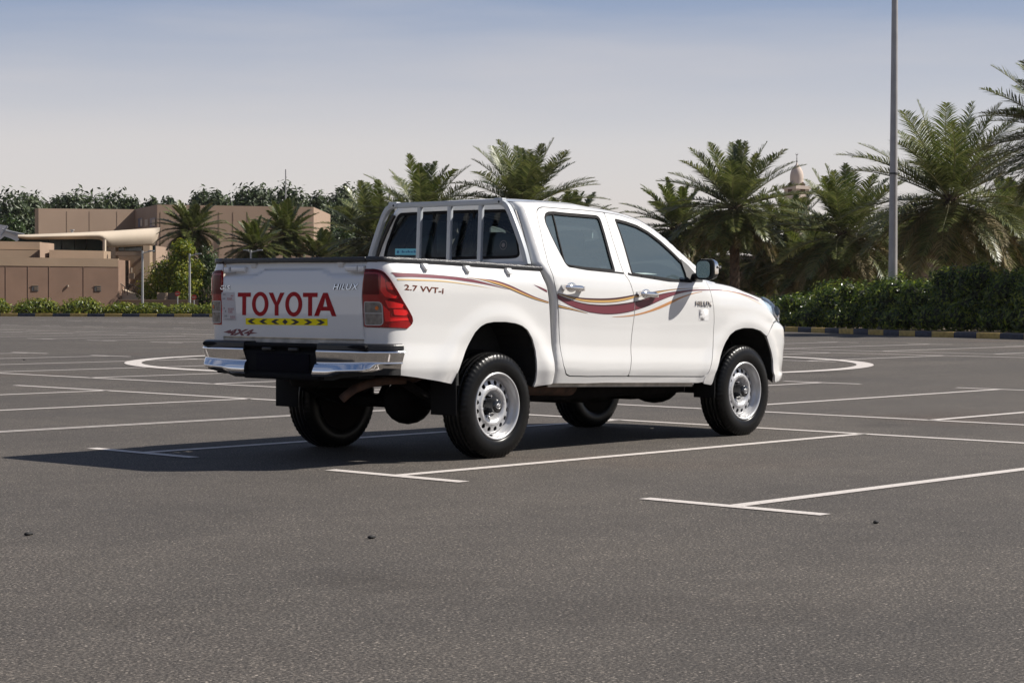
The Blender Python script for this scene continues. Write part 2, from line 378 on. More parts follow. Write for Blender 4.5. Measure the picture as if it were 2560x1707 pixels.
D = {
  'bpillar': [(1.508,1.767), (1.459,1.559), (1.443,1.397), (1.442,1.304), (1.483,1.246), (1.508,1.178), (1.535,1.111), (1.54,1.001), (1.528,0.899), (1.516,0.815), (1.51,0.731), (1.51,0.66), (1.501,0.609), (1.495,0.558), (1.488,0.526)],
  'rdoor_rest': [(1.184,0.535), (0.794,0.543), (0.469,0.548), (0.361,0.562), (0.239,0.629), (0.19,0.718), (0.169,0.791), (0.148,0.921), (0.141,1.002), (0.121,1.083), (0.111,1.163), (0.12,1.235), (0.15,1.279), (0.208,1.392), (0.233,1.522), (0.276,1.654), (0.307,1.72), (0.344,1.75), (0.415,1.77), (0.525,1.78), (0.908,1.777), (1.226,1.774)],
  'fdoor_rest': [(1.704,1.752), (1.855,1.722), (1.967,1.677), (2.068,1.613), (2.175,1.532), (2.297,1.442), (2.398,1.359), (2.519,1.254), (2.538,1.192), (2.559,1.112), (2.583,1.023), (2.596,0.925), (2.594,0.835), (2.583,0.729), (2.56,0.636), (2.534,0.566), (2.515,0.522), (2.48,0.498), (2.443,0.496), (1.961,0.511)],
  'rwin': [(0.458,1.698), (0.522,1.728), (0.609,1.742), (0.75,1.746), (1.397,1.735), (1.418,1.716), (1.385,1.574), (1.36,1.447), (1.344,1.316), (1.321,1.313), (0.608,1.342), (0.575,1.362), (0.518,1.46), (0.459,1.574), (0.434,1.656)],
  'rdiv': [(0.72,1.744), (0.63,1.568), (0.575,1.354)],
  'fwin': [(1.604,1.718), (1.735,1.7), (1.861,1.674), (1.975,1.629), (2.077,1.565), (2.175,1.488), (2.271,1.401), (2.347,1.319), (2.309,1.245), (2.081,1.246), (1.542,1.293)],
  'farch': [(2.485,0.437), (2.618,0.42), (2.628,0.442), (2.632,0.519), (2.686,0.643), (2.755,0.758), (2.816,0.82), (2.892,0.855), (3.002,0.872), (3.131,0.869), (3.254,0.847), (3.329,0.813), (3.393,0.757), (3.461,0.672), (3.511,0.597), (3.528,0.494), (3.59,0.414)],
  'barch': [(0.444,0.485), (0.406,0.479), (0.414,0.529), (0.396,0.608), (0.385,0.686), (0.374,0.747), (0.338,0.825), (0.282,0.888), (0.221,0.919), (0.149,0.936), (0.043,0.947), (-0.084,0.948), (-0.163,0.939), (-0.219,0.919), (-0.274,0.879), (-0.317,0.82), (-0.364,0.754), (-0.415,0.666), (-0.445,0.593), (-0.473,0.53), (-0.672,0.562), (-0.838,0.586), (-0.995,0.604)],
  'lamp': [(-1.273,1.304), (-1.2,1.303), (-1.154,1.295), (-1.12,1.278), (-1.088,1.241), (-1.046,1.179), (-0.988,1.099), (-0.929,1.031), (-0.898,0.991), (-0.889,0.962), (-0.902,0.933), (-0.938,0.911), (-1.037,0.915), (-1.166,0.92), (-1.277,0.921), (-1.28,1.042), (-1.289,1.121), (-1.288,1.201), (-1.276,1.27)],
  'lamp_clear': [(-1.268,1.086), (-1.158,1.085), (-1.143,1.077), (-1.137,1.054), (-1.133,0.952), (-1.144,0.936), (-1.263,0.935)],
  'lamp_c1': [(-1.117,1.218), (-1.088,1.218), (-1.065,1.167), (-1.1,1.167)],
  'lamp_dark': [(-1.091,1.114), (-1.024,1.108), (-0.994,1.08), (-1.105,1.094)],
  'lamp_c2': [(-1.065,1.04), (-0.957,1.034), (-0.94,1.008), (-0.974,0.997), (-1.057,1.003)],
  'lamp_c0': [(-1.268,1.27), (-1.165,1.269), (-1.155,1.136), (-1.282,1.136)],
  'lamp_c3': [(-1.12,1.099), (-0.986,1.071), (-0.996,1.048), (-1.099,1.048)],
  'gate_edge': [(-1.266,1.384), (-1.267,1.349), (-1.274,1.281), (-1.286,1.224), (-1.289,1.121), (-1.281,1.008), (-1.284,0.835)],
  'S1_u': [(-1.078,1.28), (-0.857,1.275), (-0.53,1.26), (-0.306,1.241), (-0.135,1.213), (0.079,1.173)],
  'S1_l': [(-1.043,1.251), (-0.865,1.251), (-0.536,1.239), (-0.309,1.221), (-0.136,1.203), (0.079,1.172)],
  'S2_u': [(-1.036,1.238), (-0.867,1.237), (-0.594,1.229), (-0.311,1.204), (-0.077,1.176)],
  'S2_l': [(-1.032,1.229), (-0.868,1.227), (-0.595,1.221), (-0.311,1.2), (-0.077,1.176)],
  'S3_u': [(-0.36,1.253), (-0.211,1.245), (-0.071,1.236), (0.079,1.205), (0.225,1.162), (0.361,1.123), (0.513,1.089)],
  'S3_l': [(-0.36,1.252), (-0.213,1.237), (-0.099,1.215), (0.043,1.185), (0.2,1.142), (0.362,1.103), (0.514,1.077)],
  'S3b_u': [(0.055,1.083), (0.137,1.067), (0.523,1.038), (0.934,1.004)],
  'S3b_l': [(0.055,1.063), (0.137,1.047), (0.524,1.026), (0.935,1.002)],
  'S4_u': [(0.347,1.209), (0.423,1.191), (0.492,1.171)],
  'S4_l': [(0.347,1.208), (0.423,1.179), (0.496,1.153)],
  'S5_u': [(0.053,1.16), (0.147,1.138), (0.425,1.106), (0.729,1.082), (1.018,1.069), (1.152,1.065), (1.288,1.069), (1.425,1.079), (1.563,1.094), (1.705,1.12), (1.849,1.145), (1.997,1.163), (2.148,1.174), (2.3,1.182), (2.543,1.183), (2.742,1.182), (2.973,1.162), (3.125,1.135), (3.256,1.096)],
  'S5_l': [(0.054,1.134), (0.137,1.106), (0.424,1.061), (0.736,1.029), (1.023,1.007), (1.158,0.996), (1.294,0.996), (1.431,1.006), (1.541,1.022), (1.708,1.056), (1.849,1.094), (1.995,1.129), (2.145,1.155), (2.298,1.171), (2.541,1.177), (2.736,1.176), (2.966,1.155), (3.118,1.126), (3.254,1.092)],
  'S6_u': [(0.138,1.148), (0.43,1.13), (0.728,1.118), (1.015,1.113), (1.149,1.112), (1.285,1.117), (1.423,1.129), (1.514,1.14), (1.634,1.152), (1.792,1.167), (1.925,1.178), (2.075,1.188), (2.227,1.192), (2.38,1.194)],
  'S6_l': [(0.136,1.142), (0.426,1.114), (0.728,1.092), (1.017,1.082), (1.151,1.08), (1.286,1.084), (1.423,1.098), (1.521,1.115), (1.634,1.132), (1.791,1.15), (1.924,1.167), (2.074,1.181), (2.226,1.188), (2.38,1.193)],
  'S7_u': [(1.268,0.976), (1.433,0.983), (1.571,0.997), (1.711,1.021), (1.852,1.055), (1.996,1.094), (2.144,1.129), (2.296,1.155), (2.421,1.169)],
  'S7_l': [(1.269,0.974), (1.434,0.976), (1.572,0.986), (1.712,1.006), (1.854,1.034), (1.996,1.072), (2.144,1.116), (2.295,1.149), (2.42,1.166)],
  'S8_u': [(2.74,1.18), (2.891,1.164), (3.04,1.139), (3.289,1.062)],
  'S8_l': [(2.738,1.178), (2.889,1.162), (3.037,1.136), (3.288,1.06)],
}
# ------------------------------------------------------------------ outlines in surface coordinates
bp = D['bpillar']; bpi = bp[::-1]
RDOOR = bp[:-1]+[bp[-1]]+D['rdoor_rest']
FDOOR = [bp[0]]+D['fdoor_rest']+bp[::-1][:-1]
def shut(poly):                                # x of a shut line at height z
    a = np.array(sorted([(z, s) for s, z in poly])); return lambda z: np.interp(z, a[:,0], a[:,1])
sB = shut(bp); rd = D['rdoor_rest']; sR = shut([q for q in rd if q[0] < .47 and q[1] < 1.66])
fdf = [q for q in D['fdoor_rest'] if q[0] > 2.5 and q[1] < 1.3]; sF = shut(fdf)
RWIN = D['rwin']; FWIN = D['fwin']
sil = [(.30,1.815),(.6,1.822),(.976,1.822),(1.25,1.820),(1.394,1.806),(1.661,1.786),(1.855,1.758),(1.977,1.727),(2.086,1.677),(2.185,1.609),(2.33,1.492),(2.44,1.414),(2.56,1.325)]
SR0 = SREAR+.30
CABSIDE = [(SREAR+.785,.50),(SREAR+.785,1.0),(SREAR+.785,1.5),(SREAR+.785,1.811)]+sil+[(2.62,1.27),(2.56,1.245),(2.565,1.19),(2.585,1.112),(2.61,1.02),(2.622,.925),(2.62,.83),(2.605,.73),(2.578,.637),(2.56,.56),(2.53,.50),(2.49,.455),(2.42,.448),(1.764,.469),(1.204,.487),(.2,.498)]
FENDER = fdf[:-1]+[(2.517,.522),(2.485,.492),(2.485,.437)]+D['farch'][1:10]+[(3.255,.847),(3.36,.80),(3.43,.865),(3.54,.915),(3.641,.930),(3.433,1.011),(3.338,1.075),(3.306,1.128),(3.155,1.161),(3.04,1.190),(2.93,1.222),(2.75,1.246),(2.63,1.262)]
HEADL = [(3.306,1.128),(3.40,1.127),(3.494,1.118),(3.634,1.093),(3.80,1.07),(4.0,1.045),(4.18,1.03),(4.20,.985),(4.0,.955),(3.833,.917),(3.74,.910),(3.641,.930),(3.433,1.011),(3.338,1.075)]
BUMPF = [(3.36,.80),(3.396,.757),(3.464,.672),(3.506,.597),(3.523,.494),(3.56,.43),(3.60,.415),(3.80,.425),(4.1,.44),(SMID,.44),(SMID,.79),(4.40,.80),(4.30,.90),(4.22,.97),(4.0,.945),(3.833,.905),(3.74,.90),(3.641,.922),(3.54,.908),(3.43,.858)]
GRILLE = [(4.235,1.035),(4.24,.975),(4.32,.905),(4.42,.81),(SMID,.80),(SMID,1.045),(4.4,1.045)]
BEDSIDE = D['gate_edge'][1:]+[(-1.284,.70),(-1.2,.66),(-1.08,.63)]+[D['barch'][-1]]+D['barch'][::-1][1:]+[(.596,.497),(.596,.571),(.580,.681),(.562,.80),(.548,.926),(.522,1.072),(.497,1.183),(.470,1.25),(.474,1.309),(.2,1.318),(-.015,1.325),(-.591,1.343),(-1.093,1.349)]
LAMP = D['lamp']
# ------------------------------------------------------------------ ribbons (vinyl stripes)
def ribbon_quads(nm, f0, f1, n=70):
    u = catmull(D[nm+'_u'], .02); l = catmull(D[nm+'_l'], .02)
    def rs(c): 
        s_ = np.concatenate([[0], np.cumsum(np.linalg.norm(np.diff(c, axis=0), axis=1))]); t = np.linspace(0, s_[-1], n); return np.stack([np.interp(t, s_, c[:,0]), np.interp(t, s_, c[:,1])], 1)
    u, l = rs(u), rs(l); a = u+(l-u)*f0; b = u+(l-u)*f1
    return [np.array([a[i], a[i+1], b[i+1], b[i]]) for i in range(n-1)]
def clip_x(q, lo, hi):
    for sgn, lim in ((1, lo), (-1, -hi)):
        out = []
        for i in range(len(q)):
            a, b = q[i], q[(i+1) % len(q)]; da, db = sgn*a[0]-lim, sgn*b[0]-lim
            if da >= 0: out.append(a)
            if da*db < 0: t = da/(da-db); out.append(a+(b-a)*t)
        if len(out) < 3: return None
        q = np.array(out)
    return q
def stripes(parent, kind, sg, lo, hi, specs):
    for mat, items in specs:
        mb = MB()
        for nm, f0, f1 in items:
            for q in ribbon_quads(nm, f0, f1):
                zm = q[:,1].mean(); c = clip_x(q, lo(zm)+.004, hi(zm)-.004)
                if c is None: continue
                p = surf(kind, c[:,0], c[:,1])
                e = 2e-3; nn = np.cross(surf(kind, c[:,0]+e, c[:,1])-surf(kind, c[:,0]-e, c[:,1]), surf(kind, c[:,0], c[:,1]+e)-surf(kind, c[:,0], c[:,1]-e)); nn /= np.linalg.norm(nn, axis=1)[:,None]+1e-12
                if nn[0,1] < 0: nn = -nn
                p = (p+nn*.0016)*np.array([1, sg, 1.0])
                f = list(range(len(p))); mb.add(p, [f if sg < 0 else f[::-1]], True)
        if mb.f: mb.build('stripe', mat, parent)
# ------------------------------------------------------------------ lettering
def text_mesh(body, shear=0.0, bold=0.0, extrude=0.0, spacing=1.0):
    cu = bpy.data.curves.new('text', 'FONT'); cu.body = body; cu.shear = shear; cu.offset = bold; cu.extrude = extrude; cu.space_character = spacing; cu.resolution_u = 4
    ob = bpy.data.objects.new('text', cu); COL.objects.link(ob)
    dg = bpy.context.evaluated_depsgraph_get(); me = bpy.data.meshes.new_from_object(ob.evaluated_get(dg))
    v = np.array([tuple(a.co) for a in me.vertices]); f = [tuple(p.vertices) for p in me.polygons]
    bpy.data.objects.remove(ob); bpy.data.curves.remove(cu); bpy.data.meshes.remove(me)
    lo, hi = v.min(0), v.max(0); v[:,0] = (v[:,0]-lo[0])/(hi[0]-lo[0]); v[:,1] = (v[:,1]-lo[1])/(hi[1]-lo[1])
    return v, f
def text_on(name, body, quad, fn, mat, parent, off=.002, depth=.0, **kw):
    """quad: TL, TR, BL, BR in surface coordinates as read by the viewer"""
    v, f = text_mesh(body, extrude=(1.0 if depth else 0.0), **kw); TL, TR, BL, BR = [np.array(q, float) for q in quad]
    a, b = v[:,0:1], v[:,1:2]; uv = (BL*(1-a)+BR*a)*(1-b)+(TL*(1-a)+TR*a)*b
    p = fn(uv[:,0], uv[:,1]); e = 2e-3
    n = np.cross(fn(uv[:,0]+e, uv[:,1])-fn(uv[:,0]-e, uv[:,1]), fn(uv[:,0], uv[:,1]+e)-fn(uv[:,0], uv[:,1]-e)); n /= np.linalg.norm(n, axis=1)[:,None]
    if np.sum(n*(p-np.array([1.4, 0, .85]))) < 0: n = -n
    z = v[:,2:3]
    p = p+n*(off+(z > 0)*depth)
    o = link_mesh(name, p, f, mat, parent)
    # faces must look outwards
    me = o.data; bm = bmesh.new(); bm.from_mesh(me)
    if depth: bmesh.ops.recalc_face_normals(bm, faces=bm.faces)
    else:
        nm = n.mean(0)
        for fc in bm.faces:
            if fc.normal.dot(Vector(nm)) < 0: fc.normal_flip()
    bm.to_mesh(me); bm.free(); return o
def poly_on(mb, poly, fn, off):
    r = panel(poly, [], fn, step=.06, thick=0, smooth=0, off=off, estep=.05); mb.add(r[0], r[1], True)
# ------------------------------------------------------------------ the pickup truck
truck = empty('pickup_truck', (0, 0, 0), 0, 'white double cab pickup with burgundy and gold side stripes and red lettering on its tailgate', 'pickup truck')
PT = M['paint']
def both(f):
    for sg in (-1, 1): f(sg)
# body shell behind the doors, roof, sills ------------------------------------------------
holes_open = []
def door_union(grow):      # one opening round both doors
    o = [q for q in D['rdoor_rest'] if True]
    return o
shell = []
OPEN = [bp[0]]+D['fdoor_rest'][:-1]+[(1.962,.511),(1.488,.526)]+D['rdoor_rest']
for sg in (-1, 1): shell.append(panel(CABSIDE, [prep(OPEN, .015, 2, -.004)], S('cab', sg), step=.03, thick=.02, smooth=1, off=-.002))
# roof: cross curves between the two roof edges
def edge_pt(s, z): return surf('cab', np.array([s]), np.array([z]))[0]
roof_st = [(.03,1.812),(.3,1.8155),(.6,1.822),(.976,1.822),(1.25,1.820),(1.394,1.806),(1.53,1.797),(1.661,1.786),(1.76,1.773),(1.855,1.758)]
scr_st = [(1.855,1.758),(1.977,1.727),(2.086,1.677),(2.185,1.609),(2.33,1.492),(2.44,1.414),(2.56,1.325)]
def loft(st, crown, bulge):
    rows = []
    for i, (s, z) in enumerate(st):
        e = edge_pt(s, z); c = crown(e[0]); b = bulge(e[0]); row = []
        for k in range(25):
            v = -1+2*k/24; row.append((e[0]+b*(1-v*v)*(1-.25*v*v), e[1]*v, e[2]+c*(1-v*v)*(1+.35*v*v)))
        rows.append(row)
    return np.array(rows)
cr = lambda x: np.interp(x, [.45,.7,1.8,2.2,2.6], [.012,.035,.035,.012,0]); bu = lambda x: np.interp(x, [.5,1.2,1.6,1.9,2.6], [0,0,.06,.16,.22])
mbs = MB()
for p in shell: mbs.add(p[0], p[1], True)
body = pobj('cab_body', shell, PT, truck)
mb = MB(); mb.grid(loft(roof_st, cr, bu)); mb.grid(loft(roof_st, cr, bu)-np.array([0, 0, .02]), flip=True)
mb.build('roof', PT, truck)
W = loft(scr_st, cr, bu); W = np.concatenate([W, W[-1:]+np.array([[[.05, 0, -.05]]])])
mb = MB(); mb.grid(W[:, 1:-1]-np.array([.004, 0, .004])); mb.build('windscreen', M['glassw'], truck)
for sl in (slice(0, 3), slice(-3, None)): mb = MB(); mb.grid(W[:, sl]); mb.build('windscreen_pillar', PT, truck)
mb = MB(); lw = loft(scr_st, cr, bu); mb.grid(lw[:2, 2:-2]+.002); mb.grid(lw[-2:, 2:-2]+.002); mb.build('windscreen_seal', M['rubber'], truck)
# cab rear wall with window
def rear_fn(y, z):
    x = xr(np.asarray(z, float)); return np.stack([x-.0, np.asarray(y, float), np.asarray(z, float)], -1)
wr = lambda z: float(np.interp(z, [.5,1.0,1.3,1.4,1.5,1.6,1.7,1.8], [.66,.66,.66,.63,.60,.565,.525,.46]))
zz = [.55,.8,1.0,1.2,1.32,1.4,1.5,1.6,1.7,1.78,1.806]
RW_OUT = [(-.683,1.426),(-.668,1.408),(-.646,1.400),(-.593,1.396),(0,1.394),(.593,1.396),(.646,1.400),(.668,1.408),(.683,1.426),(.660,1.52),(.634,1.589),(.60,1.69),(.575,1.738),(.545,1.757),(0,1.762),(-.545,1.757),(-.575,1.738),(-.60,1.69),(-.634,1.589),(-.660,1.52)]
edge_y = [(float(surf('cab', np.array([SREAR+.2205]), np.array([z]))[0][1])-.0, z) for z in zz]
def rear_edge(z): return float(surf('cab', np.array([SREAR+.9]), np.array([z]))[0][1])
RO = [(.80*rear_edge(z)/.9*1.04, z) for z in zz]
RO = RO+[(-a, z) for a, z in RO[::-1]]
pr = panel(RO, [RW_OUT], rear_fn, step=.03, thick=.02, smooth=1, off=.001, out=(-1, 0, 0))
rearwall = pobj('cab_rear_wall', [pr], PT, truck)
def sc_poly(p, k): c = np.mean(np.array(p), 0); return [tuple(c+(np.array(q)-c)*k) for q in p]
pobj('rear_window_seal', [panel(sc_poly(RW_OUT, 1.004), [prep(RW_OUT, .02, 2, .022)], rear_fn, step=.03, thick=.012, smooth=2, off=-.003, out=(-1, 0, 0))], M['rubber'], truck)
rwg = pobj('rear_window', [panel(RW_OUT, [], rear_fn, step=.06, thick=0, off=-.007, out=(-1, 0, 0))], M['glassr'], truck)
for y in (.20, -.20): mb = MB(); mb.box((float(xr(1.58))+.035, y, 1.58), (.02, .022, .36)); mb.build('window_slider_frame', M['rubber'], rwg)
def yz_box(name, y0, y1, z0, z1, mat, parent, fn, off):
    mb = MB(); poly_on(mb, [(y0, z0), (y1, z0), (y1, z1), (y0, z1)], fn, off); return mb.build(name, mat, parent)
mb = MB(); r = panel([(.325,1.433),(.565,1.437),(.565,1.485),(.325,1.482)], [], rear_fn, step=.06, thick=0, smooth=0, off=-.0045, out=(-1,0,0)); mb.add(r[0], r[1]); stk = mb.build('window_sticker', M['blue'], rwg)
mb = MB()
for k, w in enumerate((.013,.010,.006,.010,.012,.009,.011,.007,.012,.010)):
    y = .495-k*.0155; r = panel([(y,1.452+(k % 3 == 0)*.0),(y-w,1.452),(y-w,1.464+(k % 4 == 0)*.006),(y,1.464+(k % 4 == 0)*.006)], [], rear_fn, step=.05, thick=0, smooth=0, off=-.0035, out=(-1,0,0)); mb.add(r[0], r[1])
r = panel([(.535+.012*math.cos(t), 1.459+.012*math.sin(t)) for t in np.linspace(0, 6.28, 17)[:-1]], [], rear_fn, step=.05, thick=0, smooth=0, off=-.0035, out=(-1,0,0)); mb.add(r[0], r[1])
mb.build('sticker_print', M['blued'], rwg)
mb = MB()
for rad0, rad1 in ((.034, .030), (.016, .0)):
    hole = [[(-.515+rad1*math.cos(t), 1.497+rad1*math.sin(t)) for t in np.linspace(0, 6.28, 25)[:-1]]] if rad1 else []
    r = panel([(-.515+rad0*math.cos(t), 1.497+rad0*math.sin(t)) for t in np.linspace(0, 6.28, 25)[:-1]], hole, rear_fn, step=.03, thick=0, smooth=0, off=-.0045, out=(-1,0,0)); mb.add(r[0], r[1])
mb.build('round_sticker', M['greyink'], rwg)
# inner skin, coloured dark for the shade in the shut lines
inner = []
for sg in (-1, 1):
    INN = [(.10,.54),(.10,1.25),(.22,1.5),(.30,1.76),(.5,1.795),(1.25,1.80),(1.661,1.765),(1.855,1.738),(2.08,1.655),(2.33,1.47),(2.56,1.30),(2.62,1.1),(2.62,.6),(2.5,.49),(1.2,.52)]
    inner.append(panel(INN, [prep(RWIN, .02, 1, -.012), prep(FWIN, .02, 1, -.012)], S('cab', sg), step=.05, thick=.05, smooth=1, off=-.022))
pobj('door_jamb', inner, M['shade_in'], truck)
# doors ----------------------------------------------------------------------------------
BURG = [(M['burg'], [('S5', .16, .93)]), (M['burgd'], [('S5', 0, .16), ('S5', .93, 1), ('S6', 0, .42), ('S6', .93, 1), ('S3b', 0, .3), ('S3b', .75, 1)]), (M['gold'], [('S6', .42, .93), ('S3b', .3, .75)]), (M['orange'], [('S7', 0, 1)])]
def handle(sg, s0, z0, parent):
    c = surf('cab', np.array([s0]), np.array([z0]))[0]*np.array([1, sg, 1]); h = MB(); n = np.array([0, sg, .05])
    L = .120; rows = []
    for i in range(17):
        u = -1+2*i/16; w = math.sqrt(max(1-abs(u)**4, .02)); o = .040*(1-.5*u*u)+.006; row = []
        for k in range(12):
            t = 2*math.pi*k/12; row.append((c[0]+u*L, c[1]+sg*(o+.010*w*math.cos(t)), c[2]-.006*u+.021*w*math.sin(t)*(1+.1*u)))
        rows.append(row)
    h.grid(rows, closed_v=True, flip=sg > 0)
    for u in (-.84, .80): h.box((c[0]+u*L, c[1]+sg*.014, c[2]-.006*u), (.040, .036, .034))
    o = h.build('door_handle', M['chrome'], parent)
    cup = MB(); P_ = []
    for i in range(7):
        a = i/6*math.pi/2; row = []
        for k in range(20):
            t = 2*math.pi*k/20; row.append((c[0]-.004+.058*math.sin(a)*math.cos(t), c[1]+sg*(.0015+.002*math.cos(a)), c[2]+.006+.034*math.sin(a)*math.sin(t)))
        P_.append(row)
    cup.grid(P_, closed_v=True); cup.build('handle_bowl', M['chrome'], parent)
def make_doors(sg):
    fn = S('cab', sg)
    d = pobj('rear_door', [panel(RDOOR, [RWIN], fn, inset=.0048, step=.028, thick=.018)], PT, truck)
    pobj('window_seal', [panel(prep(RWIN, .02, 2, -.001), [prep(RWIN, .02, 2, .017)], fn, step=.03, thick=.016, smooth=0, off=-.002)], M['rubber'], d)
    pobj('door_window', [panel(RWIN, [], fn, step=.06, thick=0, off=-.012)], M['glass'], d)
    a, b, c = [np.array(q) for q in D['rdiv']]
    w = .011; dv = [tuple(a+(-w, 0)), tuple(b+(-w, 0)), tuple(c+(-w, 0)), tuple(c+(w, 0)), tuple(b+(w, 0)), tuple(a+(w, 0))]
    pobj('quarter_window_bar', [panel(dv, [], fn, step=.03, thick=.012, smooth=0, off=-.004)], M['rubber'], d)
    handle(sg, .505, 1.187, d)
    stripes(d, 'cab', sg, sR, sB, BURG)
    f = pobj('front_door', [panel(FDOOR, [FWIN], fn, inset=.0048, step=.028, thick=.018)], PT, truck)
    pobj('window_seal', [panel(prep(FWIN, .02, 2, -.001), [prep(FWIN, .02, 2, .017)], fn, step=.03, thick=.016, smooth=0, off=-.002)], M['rubber'], f)
    pobj('door_window', [panel(FWIN, [], fn, step=.06, thick=0, off=-.012)], M['glass'], f)
    tri = [(2.262,1.425),(2.335,1.375),(2.40,1.30),(2.46,1.262),(2.46,1.243),(2.24,1.241),(2.262,1.31)]
    pobj('mirror_sail', [panel(tri, [], fn, step=.03, thick=.014, smooth=1, off=.002)], M['black'], f)
    belt = [(1.50,1.306),(1.53,1.297),(2.0,1.256),(2.30,1.247),(2.30,1.236),(2.0,1.243),(1.53,1.284),(1.49,1.292)]
    pobj('belt_moulding', [panel(belt, [], fn, step=.03, thick=.008, smooth=0, off=.004)], M['rubber'], f)
    beltr = [(.60,1.352),(.80,1.341),(1.33,1.312),(1.44,1.3055),(1.44,1.2955),(1.33,1.302),(.79,1.330)]
    pobj('belt_moulding', [panel(beltr, [], fn, step=.03, thick=.008, smooth=0, off=.004)], M['rubber'], d)
    handle(sg, 1.68, 1.143, f)
    stripes(f, 'cab', sg, sB, sF, BURG)
    if sg < 0:
        text_on('chrome_badge', 'HILUX', [(2.325,1.094),(2.542,1.091),(2.326,1.058),(2.545,1.052)], fn, M['chrome'], f, .001, .006, bold=.012, spacing=1.05)
        mb = MB(); poly_on(mb, [(2.376,1.03),(2.512,1.028),(2.514,.939),(2.384,.94)], fn, .0012); mb.build('door_sticker', M['stickw'], f)
        text_on('sticker_print', '1', [(2.385,1.027),(2.394,1.027),(2.386,1.008),(2.395,1.008)], fn, M['greyink'], f, .002)
        mb = MB()
        for (z, n) in ((.978, 4), (.952, 5)):
            for k in range(n):
                s0 = 2.392+k*.009
                for (a, b, e, g) in ((0, .005, 0, .0035), (0, .005, .0125, .016), (0, .0018, 0, .016)) if k % 2 else ((0, .0018, 0, .016), (.0035, .005, 0, .016), (0, .005, .006, .009)):
                    poly_on(mb, [(s0+a, z+e), (s0+b, z+e), (s0+b, z+g), (s0+a, z+g)], fn, .002)
        mb.build('sticker_print', M['greyink'], f)
    # side mirror
    mcy = -1 if sg < 0 else 1
    cx, cy, cz = 2.335, sg*1.025, 1.338
    mr = []
    for i in range(13):
        a = i/12*math.pi; row = []       # from rear face to nose, superellipse rings across y/z
        dx = -.055*math.cos(a) if i else -.052
        for k in range(28):
            t = 2*math.pi*k/28; ct, st_ = math.cos(t), math.sin(t); e = .55
            rr = (1.0 if i < 3 else math.sqrt(max(0, 1-((i-2)/10.2)**2)))
            row.append((cx+dx+.012*(1 if ct > 0 else -1)*abs(ct)**2*-.0+.03*ct*-.4, cy+sg*.096*rr*math.copysign(abs(ct)**e, ct), cz+.082*rr*math.copysign(abs(st_)**e, st_)))
        mr.append(row)
    mm = MB(); mm.grid(mr, closed_v=True, flip=sg > 0); mm.add(mr[0], [tuple(range(28))])
    hs = mm.build('side_mirror', M['black'], f)
    gl = MB(); face = [(cx-.0575-.012*math.cos(2*math.pi*k/28), cy-sg*.014+sg*.072*math.copysign(abs(math.cos(2*math.pi*k/28))**.6, math.cos(2*math.pi*k/28)), cz+.066*math.copysign(abs(math.sin(2*math.pi*k/28))**.6, math.sin(2*math.pi*k/28))) for k in range(28)]
    gl.add(face, [tuple(range(28))]); gl.build('mirror_glass', M['mirror'], f)
    ck = MB(); rows = []
    for i in range(2, 13):
        rows.append([(np.array(mr[i][k])-np.array([cx, cy, cz]))*1.025+np.array([cx+.003, cy, cz]) for k in [ (q+28) % 28 for q in range(-1, 13)]])
    ck.grid(rows, flip=sg > 0); ck.build('mirror_cover', M['chrome'], f)
    ind = MB(); ind.box((cx+.0, cy+sg*.096, cz+.018), (.05, .012, .018)); bevel(ind.build('mirror_indicator', M['lens_clear'], f), .004, 2)
    arm = MB(); arm.tube([(2.36, sg*.84, 1.275), (2.35, sg*.90, 1.285), (2.345, sg*.95, 1.30)], [.032, .030, .026], 10); arm.build('mirror_arm', M['black'], f)
both(make_doors)
# front fenders, lamps, bumper, bonnet ------------------------------------------------------
LAMPIN = P('lamp_inner', (.80,.84,.88), .3, .1, noise=(14,.35))
def front(sg):
    fn = S('cab', sg)
    f = pobj('front_fender', [panel(FENDER, [], fn, inset=.0038, step=.028, thick=.016, smooth=1)], PT, truck)
    stripes(f, 'cab', sg, sF, lambda z: 3.30, [(M['burg'], [('S5', 0, 1)]), (M['goldl'], [('S8', 0, 1)])])
    h = pobj('headlight', [panel(HEADL, [], fn, inset=.003, step=.02, thick=0, smooth=2, off=.004)], M['glassh'], truck)
    pobj('lamp_reflector', [panel(HEADL, [], fn, step=.02, thick=.03, smooth=2, off=-.028)], LAMPIN, h)
    for s0, z0, rad in ((3.66, 1.0, .05), (3.86, 1.0, .055), (4.03, 1.0, .04)):
        c = surf('cab', np.array([s0]), np.array([z0]))[0]*np.array([1, sg, 1]); b = MB(); rows = []
        for i in range(6):
            a = i/5*math.pi/2; rows.append([(c[0]-.02+.02*math.cos(a), c[1]-sg*.016+rad*math.sin(a)*math.cos(t), c[2]+rad*math.sin(a)*math.sin(t)) for t in np.linspace(0, 2*math.pi, 17)[:-1]])
        b.grid(rows, closed_v=True); b.build('projector', M['chrome'], h)
    # wheel arch liners
    ar = D['farch'][1:]; rows = []
    for s_, z_ in ar:
        p = surf('cab', np.array([s_]), np.array([z_]))[0]; rows.append([(p[0], sg*(p[1]-.012), p[2]), (p[0], sg*(p[1]-.06), p[2]+.03), (p[0], sg*.50, p[2]+.03)])
    l = MB(); l.grid(rows, smooth=False); l.add([r[2] for r in rows], [tuple(range(len(rows)))]); l.build('arch_liner', M['blackm'], truck)
both(front)
pobj('front_bumper', [panel(BUMPF, [], S('cab', sg), inset=.001, step=.03, thick=.016, smooth=1) for sg in (-1, 1)], PT, truck)
pobj('grille', [panel(GRILLE, [], S('cab', sg), step=.04, thick=.016, smooth=0, off=-.01) for sg in (-1, 1)], M['black'], truck)
mb = MB()
for k in range(4): mb.tube([(3.955, -.40, .86+k*.05), (4.03, 0, .86+k*.05), (3.955, .40, .86+k*.05)], .009, 8)
mb.build('grille_bar', M['chrome'], truck)
